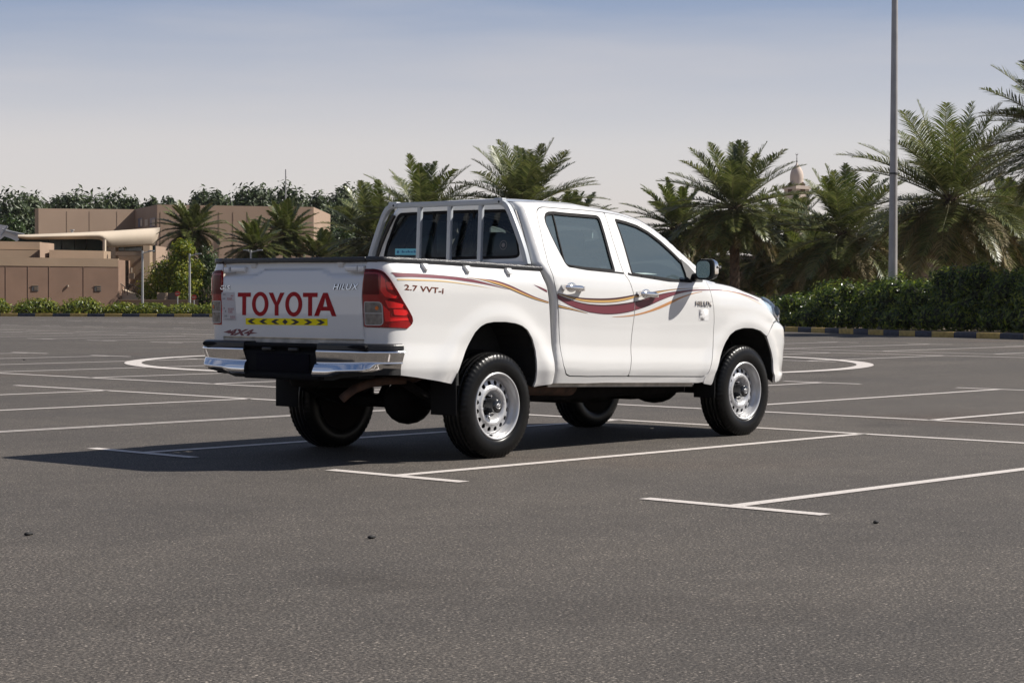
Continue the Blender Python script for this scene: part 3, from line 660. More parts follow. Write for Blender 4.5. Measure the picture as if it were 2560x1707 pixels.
he = [(2.63,1.262),(2.75,1.246),(2.93,1.222),(3.04,1.190),(3.155,1.161),(3.306,1.128),(3.40,1.127),(3.494,1.118),(3.634,1.093),(3.80,1.07)]
rows = []
for i, (s, z) in enumerate(catmull(he, .05)):
    e = surf('cab', np.array([s]), np.array([z]))[0]; u = np.clip((e[0]-2.6)/1.2, 0, 1); b = .14+.10*u; c = .052-.012*u; row = []
    for k in range(29):
        v = -1+2*k/28; q = 1-abs(v)**2.6; row.append((e[0]+b*(1-v*v), e[1]*v*.984, e[2]-.003+c*q))
    rows.append(row)
last = [(x+.03*(1-abs(y)/.9), y*.99, z-.04) for x, y, z in rows[-1]]; rows.append(last)
mb = MB(); mb.grid(rows); mb.build('bonnet', PT, truck)
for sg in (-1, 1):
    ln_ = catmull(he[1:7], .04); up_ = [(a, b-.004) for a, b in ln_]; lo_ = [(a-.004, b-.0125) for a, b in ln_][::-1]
    pobj('bonnet_gap_shade', [panel(up_+lo_, [], S('cab', sg), step=.03, thick=0, smooth=0, off=.0012, estep=.02)], M['rubber'], truck)  # black strip laid on the fender for the shade in the bonnet gap
mb = MB(); mb.grid([[(2.60, y, 1.25), (2.86, y*.98, 1.245)] for y in np.linspace(-.78, .78, 9)], smooth=False); mb.box((3.2, 0, .85), (1.05, 1.0, .5)); mb.build('engine_bay', M['blackm'], truck)
# cargo bed ---------------------------------------------------------------------------------
BEDS = [(M['burg'], [('S1', .15, 1), ('S4', .1, .9), ('S3', .10, .42)]), (M['burgd'], [('S1', 0, .15), ('S4', 0, .1), ('S4', .9, 1), ('S3', 0, .10), ('S3', .84, 1)]), (M['gold'], [('S3', .42, .84)]), (M['goldl'], [('S2', 0, 1)])]
def bed(sg):
    fn = S('bed', sg)
    b = pobj('bed_side', [panel(BEDSIDE, [LAMP], fn, inset=.0015, step=.026, thick=.014, smooth=1, estep=.011)], PT, truck)
    stripes(b, 'bed', sg, lambda z: -2, lambda z: float(np.interp(z, [1.05, 1.25], [.53, .47])), BEDS)
    # black cap along the top
    ss = np.concatenate([np.linspace(-1.268, -.95, 26), np.linspace(-.9, .492, 14)])
    zt = np.interp(ss, [-1.262,-.903,-.229,.494], [1.386,1.381,1.365,1.340]); zb = np.interp(ss, [-1.263,-1.093,-.591,-.015,.5], [1.352,1.349,1.343,1.325,1.310])
    rows = []
    for s, a, c in zip(ss, zt, zb):
        x, y, nx, ny = [float(q) for q in BEDPATH.at(s)]; p = surf('bed', np.array([s]), np.array([c]))[0]; row = []
        for o, z in ((-.004, c), (.012, c+.002), (.014, c+.008), (.013, a-.006), (.007, a), (-.075, a+.001), (-.082, a-.006), (-.082, c)):
            row.append((p[0]+nx*o, sg*(p[1]+ny*o), z))
        rows.append(row)
    m_ = MB(); m_.grid(rows, closed_v=True, smooth=False, flip=sg < 0); m_.add(rows[0], [tuple(range(8))]); m_.add(rows[-1], [tuple(range(8))[::-1]])
    bevel(m_.build('bed_rail_cap', M['caprail'], truck), .003, 2, 50)
    for s, zb_ in ((-.755, 1.342), (-.331, 1.3335), (.105, 1.3215)):
        q = MB(); p0 = surf('bed', np.array([s]), np.array([zb_]))[0]; p1 = surf('bed', np.array([s]), np.array([zb_-.046]))[0]
        for a, b_ in ((-.024, .024),):
            t = [(p0[0]-.026, p0[1]-.004, zb_+.001), (p0[0]+.026, p0[1]-.004, zb_+.001), (p0[0]+.026, p0[1]+.030, zb_+.001), (p0[0]-.026, p0[1]+.030, zb_+.001),
                 (p1[0]-.018, p1[1]-.006, zb_-.046), (p1[0]+.020, p1[1]-.006, zb_-.046), (p1[0]+.020, p1[1]+.026, zb_-.042), (p1[0]-.018, p1[1]+.026, zb_-.042)]
            q.add([(x, sg*y, z) for x, y, z in t], [(0,1,2,3),(7,6,5,4),(0,4,5,1),(1,5,6,2),(2,6,7,3),(3,7,4,0)])
        bevel(q.build('rope_hook', PT, b), .004, 2)
    if sg < 0:
        text_on('lettering', '2.7 VVT-i', [(-.976,1.203),(-.600,1.179),(-.976,1.166),(-.603,1.141)], fn, M['brown'], b, .0018, bold=.022, spacing=1.06)
    # tail lamp
    t = pobj('taillight', [panel(LAMP, [D['lamp_clear']], fn, inset=.003, step=.018, thick=.02, smooth=2, off=.008, estep=.009)], M['lens_red'], truck)
    pobj('reversing_lens', [panel(D['lamp_clear'], [], fn, inset=.003, step=.02, thick=.012, smooth=1, off=.008, estep=.008)], M['lens_clear'], t)
    pobj('lens_frame', [panel(prep(D['lamp_clear'], .01, 1, -.004), [prep(D['lamp_clear'], .01, 1, .003)], fn, step=.02, thick=.004, smooth=0, off=.0105),
                        panel([(-1.266,1.016),(-1.136,1.016),(-1.136,1.009),(-1.266,1.009)], [], fn, step=.02, thick=.004, smooth=0, off=.0105)], M['lensf'], t)
    pobj('bulb', [panel([(-1.172+.012*math.cos(a), 1.047+.013*math.sin(a)) for a in np.linspace(0, 6.28, 13)[:-1]], [], fn, step=.02, thick=.004, smooth=0, off=.012)], M['amber'], t)
    for nm, mat in (('lamp_c1', 'lens_bright'), ('lamp_c2', 'lens_bright'), ('lamp_c3', 'lens_bright'), ('lamp_dark', 'lens_dark'), ('lamp_c0', 'lens_dark')):
        pobj('lens_element', [panel(D[nm], [], fn, step=.02, thick=.004, smooth=1, off=.0105, estep=.008)], M[mat], t)
    edge = [(-1.273,1.304),(-1.2,1.303),(-1.154,1.295),(-1.12,1.278),(-1.088,1.241),(-1.046,1.179),(-.988,1.099),(-.929,1.031),(-.897,.991),(-.888,.962),(-.901,.933),(-.930,.962),(-.960,1.02),(-1.01,1.085),(-1.07,1.165),(-1.105,1.225),(-1.135,1.262),(-1.17,1.275),(-1.272,1.277)]
    pobj('lens_element', [panel(edge, [], fn, inset=.004, step=.02, thick=.004, smooth=1, off=.0105, estep=.008)], M['lens_dark'], t)
    pobj('lens_element', [panel([(-1.137,1.075),(-1.085,1.025),(-1.085,.985),(-.94,.985),(-.93,.965),(-1.12,.955)], [], fn, inset=.003, step=.02, thick=.004, smooth=1, off=.0098, estep=.008)], M['lens_bright'], t)
    pobj('lens_element', [panel([(-1.145,1.265),(-1.118,1.235),(-1.108,1.16),(-1.06,1.125),(-1.035,1.13),(-1.055,1.105),(-1.12,1.12),(-1.148,1.16)], [], fn, inset=.001, step=.02, thick=.004, smooth=1, off=.0098, estep=.008)], M['lens_bright'], t)
    # arch liner, inner skin, bed wall
    ar = D['barch'][1:19]; rows = []
    for s_, z_ in ar:
        p = surf('bed', np.array([s_]), np.array([z_]))[0]; rows.append([(p[0], sg*(p[1]-.012), p[2]), (p[0], sg*(p[1]-.06), p[2]+.02), (p[0], sg*.56, p[2]+.02)])
    l = MB(); l.grid(rows, smooth=False); l.add([r[2] for r in rows], [tuple(range(len(rows)))]); l.build('arch_liner', M['blackm'], truck)
both(bed)
bedbox = MB()
for y in (-.74, .74): bedbox.box((-.33, y, 1.17), (1.58, .02, .34)); bedbox.box((-.33, y*.88, 1.0), (1.58, .17, .02))
bedbox.box((.47, 0, 1.08), (.02, 1.46, .52)); bedbox.box((-.33, 0, .83), (1.58, 1.10, .03)); bedbox.box((-1.08, 0, .80), (.06, 1.40, .05)); bedbox.box((-.80, 0, .845), (.66, 1.48, .03)); bedbox.box((.43, 0, .845), (.10, 1.48, .03))
bedbox.build('bed_liner', M['dirt'], truck)
# tailgate -------------------------------------------------------------------------------------
def gate_fn(y, z):
    y = np.asarray(y, float); z = np.asarray(z, float)
    x = np.interp(z, [.6,.835,1.0,1.12,1.2,1.384], [-1.146,-1.152,-1.157,-1.156,-1.150,-1.126])
    z0 = 1.262+.042*(1-sst(.255, .40, np.abs(y+.005)))
    x = x+.020*sst(z0-.014, z0+.012, z)
    return np.stack([x, y, z], -1)
gw = [(.700,.838),(.694,1.0),(.686,1.12),(.690,1.22),(.699,1.28),(.702,1.35)]
GATE = gw+[(-a, z) for a, z in gw[::-1]]
gate = pobj('tailgate', [panel(GATE, [], gate_fn, inset=.003, step=.02, thick=.02, smooth=0, out=(-1,0,0))], PT, truck)
gfn = gate_fn
mb = MB(); mb.box((-1.09, 0, 1.366), (.10, 1.392, .034)); bevel(mb.build('tailgate_cap', M['caprail'], gate), .006, 2)
mb = MB(); mb.box((-1.115, 0, .815), (.05, 1.40, .040)); bevel(mb.build('bed_end_sill', M['dirt'], truck), .006, 2)
def gz(y, z): return gate_fn(np.array([y]), np.array([z]))[0]
for y in (.405, -.452):
    q = MB(); x = gz(y, 1.33)[0]
    q.add([(x-.014, y-.030, 1.352), (x-.014, y+.030, 1.352), (x+.01, y+.030, 1.352), (x+.01, y-.030, 1.352), (x-.008, y-.020, 1.314), (x-.008, y+.020, 1.314), (x+.01, y+.020, 1.314), (x+.01, y-.020, 1.314)], [(0,1,2,3),(7,6,5,4),(0,4,5,1),(1,5,6,2),(2,6,7,3),(3,7,4,0)])
    bevel(q.build('rope_hook', PT, gate), .004, 2)
for y0, y1 in ((.475, .680), (-.680, -.512)):
    x = gz((y0+y1)/2, 1.305)[0]; q = MB(); sg = 1 if y0 > 0 else -1
    q.box((x-.010, (y0+y1)/2-sg*.03, 1.307), (.026, abs(y1-y0)-.06, .036)); q.box((x-.012, sg*.662, 1.305), (.034, .052, .040))
    bevel(q.build('tailgate_latch', PT, gate), .006, 3)
    q = MB(); q.tube([(x-.020, sg*.685, 1.282), (x-.026, sg*.62, 1.279), (x-.022, sg*.57, 1.285)], .0045, 6); q.build('latch_spring', M['dirt'], gate)
def letter_T(y0, y1, zt, zb, w, hb):
    c = (y0+y1)/2; return [(y0, zt), (y1, zt), (y1, zt-hb), (c-w/2, zt-hb), (c-w/2, zb), (c+w/2, zb), (c+w/2, zt-hb), (y0, zt-hb)]
mb = MB(); OFF = .0016; zt, zb = 1.146, .990; sw = .039
def gpoly(poly, holes=()):
    r = panel(poly, list(holes), gfn, step=.05, thick=0, smooth=0, off=OFF, estep=.04, out=(-1,0,0)); mb.add(r[0], r[1], True)
gpoly(letter_T(.526, .392, zt, zb, sw, .029))
for c in (.2955, -.039):
    el = lambda ry, rz: [(c+ry*math.cos(t), 1.068+rz*math.sin(t)) for t in np.linspace(0, 2*math.pi, 41)[:-1]]
    r = panel(el(.0835, .084), [el(.046, .056)], gfn, step=.05, thick=0, smooth=0, off=OFF, estep=.015, out=(-1,0,0)); mb.add(r[0], r[1], True)
c = .130; gpoly([(.212, zt), (.166, zt), (c, 1.083), (.097, zt), (.053, zt), (c-sw/2, 1.060), (c-sw/2, zb), (c+sw/2, zb), (c+sw/2, 1.060)])
gpoly(letter_T(-.128, -.270, zt, zb, sw, .029))
gpoly([(-.322, zt), (-.366, zt), (-.452, zb), (-.408, zb), (-.388, 1.026), (-.302, 1.026), (-.282, zb), (-.238, zb)], [[(-.344, 1.112), (-.3245, 1.053), (-.3635, 1.053)]])
mb.build('lettering', M['red'], gate)
mb = MB(); gpoly([(.444,.970),(-.366,.973),(-.366,.927),(.444,.925)]); stp = mb.build('reflective_strip', M['yellow'], gate)
mb = MB(); OFF = .0028; y1, y0 = .965, .931
def chev(tip, d):
    m_ = .948; w = .042*d; t = .044*d; gpoly([(tip, m_), (tip-w, y1), (tip-w-t, y1), (tip-t, m_), (tip-w-t, y0), (tip-w, y0)])
for k, tip in enumerate((.426, .306, .186)): chev(tip, 1)
for k, tip in enumerate((-.342, -.222, -.094)): chev(tip, -1)
gpoly([(.046, .967), (.018, .948), (.046, .929), (.074, .948)])
mb.build('chevron_print', M['ink'], gate)
OFF = .0016
mb = MB(); gpoly([(.700,1.150),(.562,1.149),(.541,.951),(.679,.951)]); mb.build('tailgate_sticker', M['stick'], gate)
rl = random.Random(3)
for mat, rows_ in ((M['redink'], [(1.118,.565,.595),(1.098,.565,.635),(1.028,.560,.625),(1.008,.575,.62),(.970,.548,.60)]), (M['greyink'], [(1.128,.64,.68),(1.098,.645,.68),(1.03,.645,.67),(1.008,.635,.655),(.975,.62,.66),(.957,.555,.655)])):
    mb = MB(); OFF = .0026
    for z, a, b in rows_:
        y = b; h = rl.uniform(.008, .014) if z > .96 else .005
        if mat is M['redink'] and b-a > .04: gpoly([(a, z-.003), (b, z-.003), (b, z-.0048), (a, z-.0048)])
        while y-.012 > a:
            w = rl.uniform(.006, .013)
            for q in range(2):
                yy = y-q*w*.55; gpoly([(yy, z), (yy-.0026, z), (yy-.0026, z+h), (yy, z+h)])
            gpoly([(y, z+h), (y-w, z+h), (y-w, z+h-.0028), (y, z+h-.0028)]); y -= w+.006
    mb.build('sticker_print', mat, gate)
OFF = .0016
text_on('badge_edge', 'GLS', [(.705,1.195),(.607,1.195),(.710,1.166),(.612,1.166)], gfn, M['badge'], gate, .0012, bold=.05)
text_on('badge_edge', 'HILUX', [(-.432,1.204),(-.655,1.204),(-.418,1.166),(-.640,1.166)], gfn, M['badge'], gate, .0012, bold=.05, spacing=1.1)
text_on('chrome_badge', 'GLS', [(.705,1.195),(.607,1.195),(.710,1.166),(.612,1.166)], gfn, M['chrome'], gate, .001, .005, bold=-.005, shear=.0)
text_on('chrome_badge', 'HILUX', [(-.432,1.204),(-.655,1.204),(-.418,1.166),(-.640,1.166)], gfn, M['chrome'], gate, .001, .005, bold=-.005, spacing=1.1)
text_on('four_wheel_drive_decal', '4X4', [(.625,.893),(.362,.893),(.640,.848),(.376,.848)], gfn, M['burg'], gate, .0018, bold=.045, shear=.35)
mb = MB(); gpoly([(.680,.869),(.60,.888),(.60,.860)]); gpoly([(.385,.873),(.322,.869),(.385,.862)]); mb.build('decal_dart', M['burg'], gate)
# rear bumper -----------------------------------------------------------------------------------
bpth = catmull([(-1.250,.36),(-1.250,.48),(-1.246,.62),(-1.232,.74),(-1.204,.82),(-1.158,.882),(-1.10,.925),(-1.02,.938)], .02)
bl = np.concatenate([[0], np.cumsum(np.linalg.norm(np.diff(bpth, axis=0), axis=1))])
bt = np.gradient(bpth, axis=0); bt /= np.linalg.norm(bt, axis=1)[:,None]; bn = np.stack([-bt[:,1], bt[:,0]], 1)
bump = empty('rear_bumper', (0,0,0)); bump.parent = truck
core = MB(); core.box((-1.12, 0, .690), (.16, 1.40, .215)); core.box((-1.15, 0, .79), (.19, 1.60, .03)); core.box((-1.20, 0, .66), (.06, .80, .19)); core.box((-1.165, 0, .585), (.16, .74, .05)); bevel(core.build('bumper_core', M['blackb'], bump), .012, 2)
pl = MB(); pl.box((-1.238, -.015, .672), (.012, .52, .125)); bevel(pl.build('number_plate', P('blacked_out_plate', (.0035,.0035,.007), .8, spec=.1), bump), .004, 2)
for y in (.13, -.13):
    q = MB(); q.box((-1.24, y, .765), (.03, .09, .022)); bevel(q.build('plate_lamp', M['black'], bump), .005, 2)
def bumper_end(sg):
    rows, top = [], []
    for i in range(len(bpth)):
        x, y = bpth[i]; nx, ny = bn[i]; s = bl[i]; w = 1-float(sst(.40, .55, s)); lo = float(np.interp(s, [0,.12,.20,.45,.62,.75,.9], [.585,.588,.612,.628,.622,.612,.602]))
        step = .030*w; zc = float(np.interp(s, [0,.2,.5,.55], [.672,.675,.685,.685]))
        tl = -.055*(1-w)
        prof = [(-.03,.768),(-.004,.768),(.004,.766),(.009,.760),(.0095,.754),(.008,.748),(-.010,zc+.014),(-.012,zc+.007),(-.010+.25*step,zc+.001),(-.009+.45*step,zc-.003),(-.012+step*1.0+tl*.2,zc-.030*w-.004),(-.010+step*1.15+tl*.4,min(lo+.022+.0*w,zc-.012)),(-.016+step+tl*.7,lo+.004),(-.05,lo)]
        cut = .034*max(0, 1-s/.10) if s < .1 else 0
        rows.append([(x+nx*o, sg*(y+ny*o+(-.03*(.768-z)/.18 if i < 3 else 0)), z) for o, z in prof])
        top.append([(x+nx*o, sg*(y+ny*o), z) for o, z in [(-.16,.813),(-.02,.813),(-.006,.808),(.0,.80),(.002,.772),(-.03,.766)]])
    m_ = MB(); m_.grid(rows, flip=sg > 0, smooth=True); m_.add(rows[0], [tuple(range(len(rows[0])))[::sg]]); m_.add(rows[-1], [tuple(range(len(rows[0])))[::-sg]])
    o = m_.build('chrome_corner', M['chrome'], bump)
    m_ = MB(); m_.grid(top, flip=sg > 0, smooth=False); m_.add(top[0], [tuple(range(6))]); m_.add(top[-1], [tuple(range(6))]); m_.build('step_pad', M['black'], bump)
    m_ = MB(); ins = [[(x+nx*-.03, sg*(y+ny*-.03), z) for z in (.765, lo_)] for (x, y), (nx, ny), lo_ in zip(bpth, bn, np.interp(bl, [0,.12,.20,.45,.9], [.565,.565,.585,.61,.605]))]
    m_.grid(ins, flip=sg > 0, smooth=False); m_.build('bumper_backing', M['blackm'], bump)
both(bumper_end)
# headboard rack ----------------------------------------------------------------------------------
def sq_sweep(mb, pts, w, d):
    pts = np.array(pts, float); rows = []
    for i in range(len(pts)):
        t = pts[min(i+1, len(pts)-1)]-pts[max(i-1, 0)]; t /= np.linalg.norm(t); nrm = np.array([0, -t[2], t[1]])
        rows.append([pts[i]+nrm*a*w/2+np.array([b*d/2, 0, 0]) for a, b in ((-1,-1),(1,-1),(1,1),(-1,1))])
    mb.grid(rows, closed_v=True, smooth=False); mb.add(rows[0], [(0,1,2,3)]); mb.add(rows[-1], [(3,2,1,0)])
half = [(.790,1.352),(.755,1.46),(.708,1.57),(.655,1.68),(.620,1.745),(.585,1.785),(.54,1.803),(.48,1.807)]
arc = catmull([(0, y, z) for y, z in half], .03); full = np.vstack([arc, arc[::-1]*np.array([1,-1,1])])+np.array([.415, 0, 0])
rack = empty('headboard_rack', (0,0,0)); rack.parent = truck
q = MB(); sq_sweep(q, full, .039, .040); bevel(q.build('rack_frame', M['rack'], rack), .003, 2)
for yb, yt in ((.277,.258),(-.031,-.045),(-.334,-.350)):
    q = MB(); sq_sweep(q, [(.415, yb, 1.345), (.415, yt, 1.788)], .035, .030); bevel(q.build('rack_bar', M['rack'], rack), .004, 2)
for y in (.52, -.53):
    q = MB(); q.box((.412, y, 1.812), (.052, .085, .042)); bevel(q.build('rack_joint', M['rack'], rack), .006, 2)
    q = MB(); q.tube([(.385, y-.012, 1.806), (.392, y-.012, 1.806)], .009, 8); q.build('bolt', M['blackm'], rack)
for sg in (-1, 1):
    q = MB(); q.tube([(.455, sg*.772, 1.355), (.462, sg*.71, 1.52), (.475, sg*.65, 1.65), (.49, sg*.60, 1.74)], .018, 8); q.build('rack_stay', M['black'], rack)
q = MB(); sq_sweep(q, [(.415, .77, 1.352), (.415, -.77, 1.352)], .04, .04); bevel(q.build('rack_base', M['rack'], rack), .004, 2)
# interior ------------------------------------------------------------------------------------------
def seat(x, y, w, rear=False):
    s = empty('front_seat' if not rear else 'rear_bench', (0,0,0)); s.parent = truck
    rbox('cushion', (x+.22, y, .86), (.50, w, .16), .06, M['seat'], s)
    b = rbox('backrest', (x-.06, y, 1.16), (.14, w*.96, .56), .06, M['seat'], s); b.data.transform(Matrix.Rotation(R(-12), 4, 'Y') if False else Matrix.Identity(4))
    return s
for y in (.38, -.38):
    s = seat(1.50, y, .50); rbox('headrest', (1.40, y, 1.53), (.11, .27, .20), .06, M['seat'], s, seg=4)
s = seat(.80, 0, 1.30, True)
for y in (.36, -.36): rbox('headrest', (.70, y, 1.505), (.10, .27, .17), .05, M['seat'], s, seg=4)
rbox('dashboard', (2.36, 0, 1.10), (.42, 1.40, .26), .07, M['dash'], truck)
q = MB(); wc = np.array([2.02, .38, 1.20]); ring = [wc+.185*(np.array([0, 1, 0])*math.cos(t)+np.array([.42, 0, .907])*math.sin(t)) for t in np.linspace(0, 2*math.pi, 25)]
q.tube(ring, .016, 8, False); q.tube([wc+np.array([.25, 0, -.10]), wc], .05, 8); q.tube([wc+np.array([0, .17, 0]), wc-np.array([0, .17, 0])], .02, 8); q.build('steering_wheel', M['dash'], truck)
rbox('rear_view_mirror', (2.02, 0, 1.62), (.03, .24, .075), .012, P('mirror_back', (.42,.45,.46), .25), truck)
q = MB(); q.box((1.55, 0, .56), (2.0, 1.56, .06)); q.build('cab_floor', M['blackm'], truck)
q = MB(); q.grid(loft(roof_st, cr, bu)[:, 1:-1]*np.array([1, .97, 1])-np.array([0, 0, .035]), flip=True); q.build('headlining', M['lining'], truck)
q = MB(); q.box((xr(1.1)+.06, 0, .95), (.03, 1.40, .80)); q.build('rear_trim', M['dash'], truck)
for sg in (-1, 1):
    q = MB(); q.box((1.52, sg*.80, .90), (1.8, .06, .70)); q.build('door_trim', M['dash'], truck)
    q = MB(); q.tube([(1.50, sg*.815, 1.26), (1.50, sg*.72, 1.52), (1.51, sg*.60, 1.74)], .035, 8); q.build('pillar_trim', M['lining'], truck)
# chassis --------------------------------------------------------------------------------------------
ch = empty('chassis', (0,0,0)); ch.parent = truck
q = MB()
for y in (-.45, .45): q.box((1.75, y, .50), (2.6, .09, .16)); q.box((-.25, y, .64), (1.5, .09, .12)); q.box((1.6, y*1.25, .43), (2.0, .10, .14))
for x in (-.9, -.35): q.box((x, 0, .64), (.08, .9, .10))
for x in (.6, 1.2, 2.2, 3.0): q.box((x, 0, .48), (.08, .9, .10))
q.box((1.5, 0, .50), (1.9, 1.50, .05)); q.box((-.5, 0, .70), (1.2, 1.3, .10)); q.build('frame_rail', M['frame'], ch)
q = MB(); q.tube([(0, -.66, .36), (0, .66, .36)], .048, 12); q.build('rear_axle', M['frame'], ch)
def ellipsoid(mb, c, r, n=14, m_=10):
    rows = [[(c[0]+r[0]*math.sin(a)*math.cos(t), c[1]+r[1]*math.sin(a)*math.sin(t), c[2]+r[2]*math.cos(a)) for t in np.linspace(0, 2*math.pi, n+1)[:-1]] for a in np.linspace(.05, math.pi-.05, m_)]
    mb.grid(rows, closed_v=True)
q = MB(); ellipsoid(q, (-.02, -.03, .365), (.19, .17, .165)); q.build('differential', M['frame'], ch)
q = MB(); ellipsoid(q, (3.085, .05, .37), (.18, .22, .14)); q.tube([(3.085, -.66, .362), (3.085, .66, .362)], .035, 10); q.build('front_axle', M['frame'], ch)
q = MB(); q.tube([(.1, -.02, .37), (1.5, -.05, .46)], .035, 10); q.tube([(1.4, 0, .43), (1.8, 0, .42), (2.3, 0, .43)], [.10,.14,.17], 10); q.box((1.75, .05, .345), (.62, .66, .08)); q.box((2.35, -.15, .365), (.5, .6, .10)); q.build('gearbox', M['frame'], ch)
for sg in (-1, 1):
    q = MB(); pts = [(-.62, sg*.55, .54), (-.3, sg*.55, .40), (0, sg*.55, .335), (.35, sg*.55, .38), (.72, sg*.55, .48)]
    rows = [[(x, y-.035, z+h) for h in (-.02,.02)]+[(x, y+.035, z+h) for h in (.02,-.02)] for x, y, z in catmull(pts, .06)]
    q.grid(rows, closed_v=True, smooth=False); q.build('leaf_spring', M['frame'], ch)
    q = MB(); q.tube([(.12, sg*.40, .34), (.32, sg*.36, .72)], .028, 8); q.build('damper', M['frame'], ch)
q = MB(); q.tube(catmull([(1.2,-.30,.50),(.45,-.62,.55),(-.1,-.60,.66),(-.55,-.56,.56),(-.86,-.54,.55),(-1.0,-.46,.50),(-1.06,-.40,.43)], .06), .030, 10, False); q.build('exhaust_pipe', M['rust'], ch)
q = MB(); q.tube([(.45,-.62,.50),(1.1,-.62,.47)], .085, 12); q.build('silencer', M['rust'], ch)
q = MB(); rows = [[(-.70+.0+.34*math.cos(t)*k, .34*math.sin(t)*k, z) for t in np.linspace(0, 2*math.pi, 25)[:-1]] for k, z in ((.3,.50),(.95,.50),(1.0,.55),(1.0,.64),(.9,.69))]; q.grid(rows, closed_v=True); q.build('spare_wheel', M['frame'], ch)
for sg in (-1, 1):
    q = MB(); q.box((-.455, sg*.775, .435), (.012, .235, .24)); bevel(q.build('mud_flap', M['rubber'], truck), .03, 3)
    q = MB(); q.box((-.44, sg*.775, .60), (.02, .23, .16)); q.build('flap_bracket', M['blackm'], truck)
    q = MB(); q.box((2.655, sg*.765, .43), (.012, .205, .22)); bevel(q.build('mud_flap', M['rubber'], truck), .03, 3)
for sg in (-1, 1):
    q = MB(); q.box((1.52, sg*.808, .462), (1.80, .012, .032)); o = q.build('sill_flange', M['dirt'], truck); o.data.transform(Matrix.Translation((1.52, 0, .462)) @ Matrix.Rotation(.0305, 4, 'Y') @ Matrix.Translation((-1.52, 0, -.462)))
# wheels -----------------------------------------------------------------------------------------------
RT, HUBZ = .374, .362
BRK = P('brake_drum', (.012,.009,.008), .9, spec=.1)
def wheel_parts(parent, sg, rz):
    n = 180; rows = []
    prof = [(-.085,.222,0),(-.108,.235,0),(-.113,.29,0),(-.110,.325,0),(-.100,.352,1),(-.090,.364,1),(-.076,.370,1),(-.063,.3725,1),(-.0605,.364,0),(-.055,.364,0),(-.0525,.3735,0),(-.026,.374,0),(-.0235,.365,0),(-.018,.365,0),(-.0155,.374,0),(0,.3742,0),
            (.0155,.374,0),(.018,.365,0),(.0235,.365,0),(.026,.374,0),(.0525,.3735,0),(.055,.364,0),(.0605,.364,0),(.063,.3725,1),(.076,.370,1),(.090,.364,1),(.100,.352,1),(.1075,.331,2),(.111,.322,0),(.1135,.295,0),(.112,.268,0),(.106,.246,0),(.098,.236,0),(.085,.230,0)]
    for y, r, k in prof:
        row = []
        for i in range(n):
            t = 2*math.pi*i/n; rr = r
            if k == 1 and i % 3 == 0: rr = r-.006
            if k == 2 and i % 3 == 0: rr = r-.003
            x, z = rr*math.cos(t), rr*math.sin(t); z = max(z, -HUBZ+.001)
            row.append((x, sg*y, z))
        rows.append(row)
    q = MB(); q.grid(rows, closed_v=True, flip=sg > 0); q.build('tyre', M['tyre'], parent)
    q = MB(); prof = [(.098,.2365),(.1035,.233),(.1045,.228),(.1015,.222),(.093,.2165),(.075,.213),(.060,.206),(.050,.196),(.020,.193),(-.05,.195),(-.09,.225)]
    q.grid([[(r*math.cos(t), sg*y, r*math.sin(t)) for t in np.linspace(0, 2*math.pi, 73)[:-1]] for y, r in prof], closed_v=True, flip=sg < 0); q.build('rim', M['steel'], parent)
    dr = [0,.05,.066,.074,.080,.088,.100,.112,.124,.134,.143,.150,.163,.176,.184,.192,.197]; dy = [.004,.004,.004,.006,.014,.030,.050,.060,.0635,.062,.056,.0525,.050,.047,.043,.036,.024]
    def disc(u, v):
        rr = np.hypot(u, v); return np.stack([u, sg*np.interp(rr, dr, dy), v], -1)
    circ = lambda cx, cz, r, k: [(cx+r*math.cos(t), cz+r*math.sin(t)) for t in np.linspace(0, 2*math.pi, k+1)[:-1]]
    hol = [circ(.164*math.cos(2*math.pi*(k+.5)/16), .164*math.sin(2*math.pi*(k+.5)/16), .0175, 16) for k in range(16)]
    pobj('wheel_disc', [panel(circ(0, 0, .197, 96), [circ(0, 0, .05, 32)]+hol, disc, step=.011, thick=.006, smooth=0, estep=.006, out=(0, sg, 0))], M['steel'], parent)
    q = MB(); q.grid([[(r*math.cos(t), sg*y, r*math.sin(t)) for t in np.linspace(0, 2*math.pi, 33)[:-1]] for y, r in ((.002,.060),(.030,.058),(.062,.054),(.088,.050),(.102,.046),(.106,.040),(.107,.0))], closed_v=True, flip=sg < 0); q.build('hub_cap', P('black_hub', (.02,.021,.024), .22, .2, coat=.4), parent)
    q = MB()
    for rx, rz_ in ((.024,.017),(.009,.016)): q.tube([(rx*math.cos(t), sg*.1078, rz_*math.sin(t)) for t in np.linspace(0, 2*math.pi, 25)], .0022, 6, False)
    q.tube([(.016*math.cos(t), sg*.1078, .007+.006*math.sin(t)) for t in np.linspace(0, 2*math.pi, 17)], .0022, 6, False); q.build('hub_emblem', M['steel'], parent)
    for k in range(6):
        t = 2*math.pi*k/6+.3; q = MB(); q.tube([(.071*math.cos(t), sg*.002, .071*math.sin(t)), (.071*math.cos(t), sg*.026, .071*math.sin(t)), (.071*math.cos(t), sg*.032, .071*math.sin(t))], [.0125,.0115,.006], 8); q.build('wheel_nut', M['chrome'], parent)
    q = MB(); q.tube([(0, -sg*.112, 0), (0, -sg*.09, 0), (0, -sg*.085, 0), (0, sg*.005, 0)], [.232,.225,.16,.16], 32); q.build('brake_drum', BRK, parent)
    q = MB(); a = -1.75; q.box((.206*math.cos(a), sg*.070, .206*math.sin(a)), (.012, .02, .012)); q.build('valve', M['blackm'], parent)
proto = {}
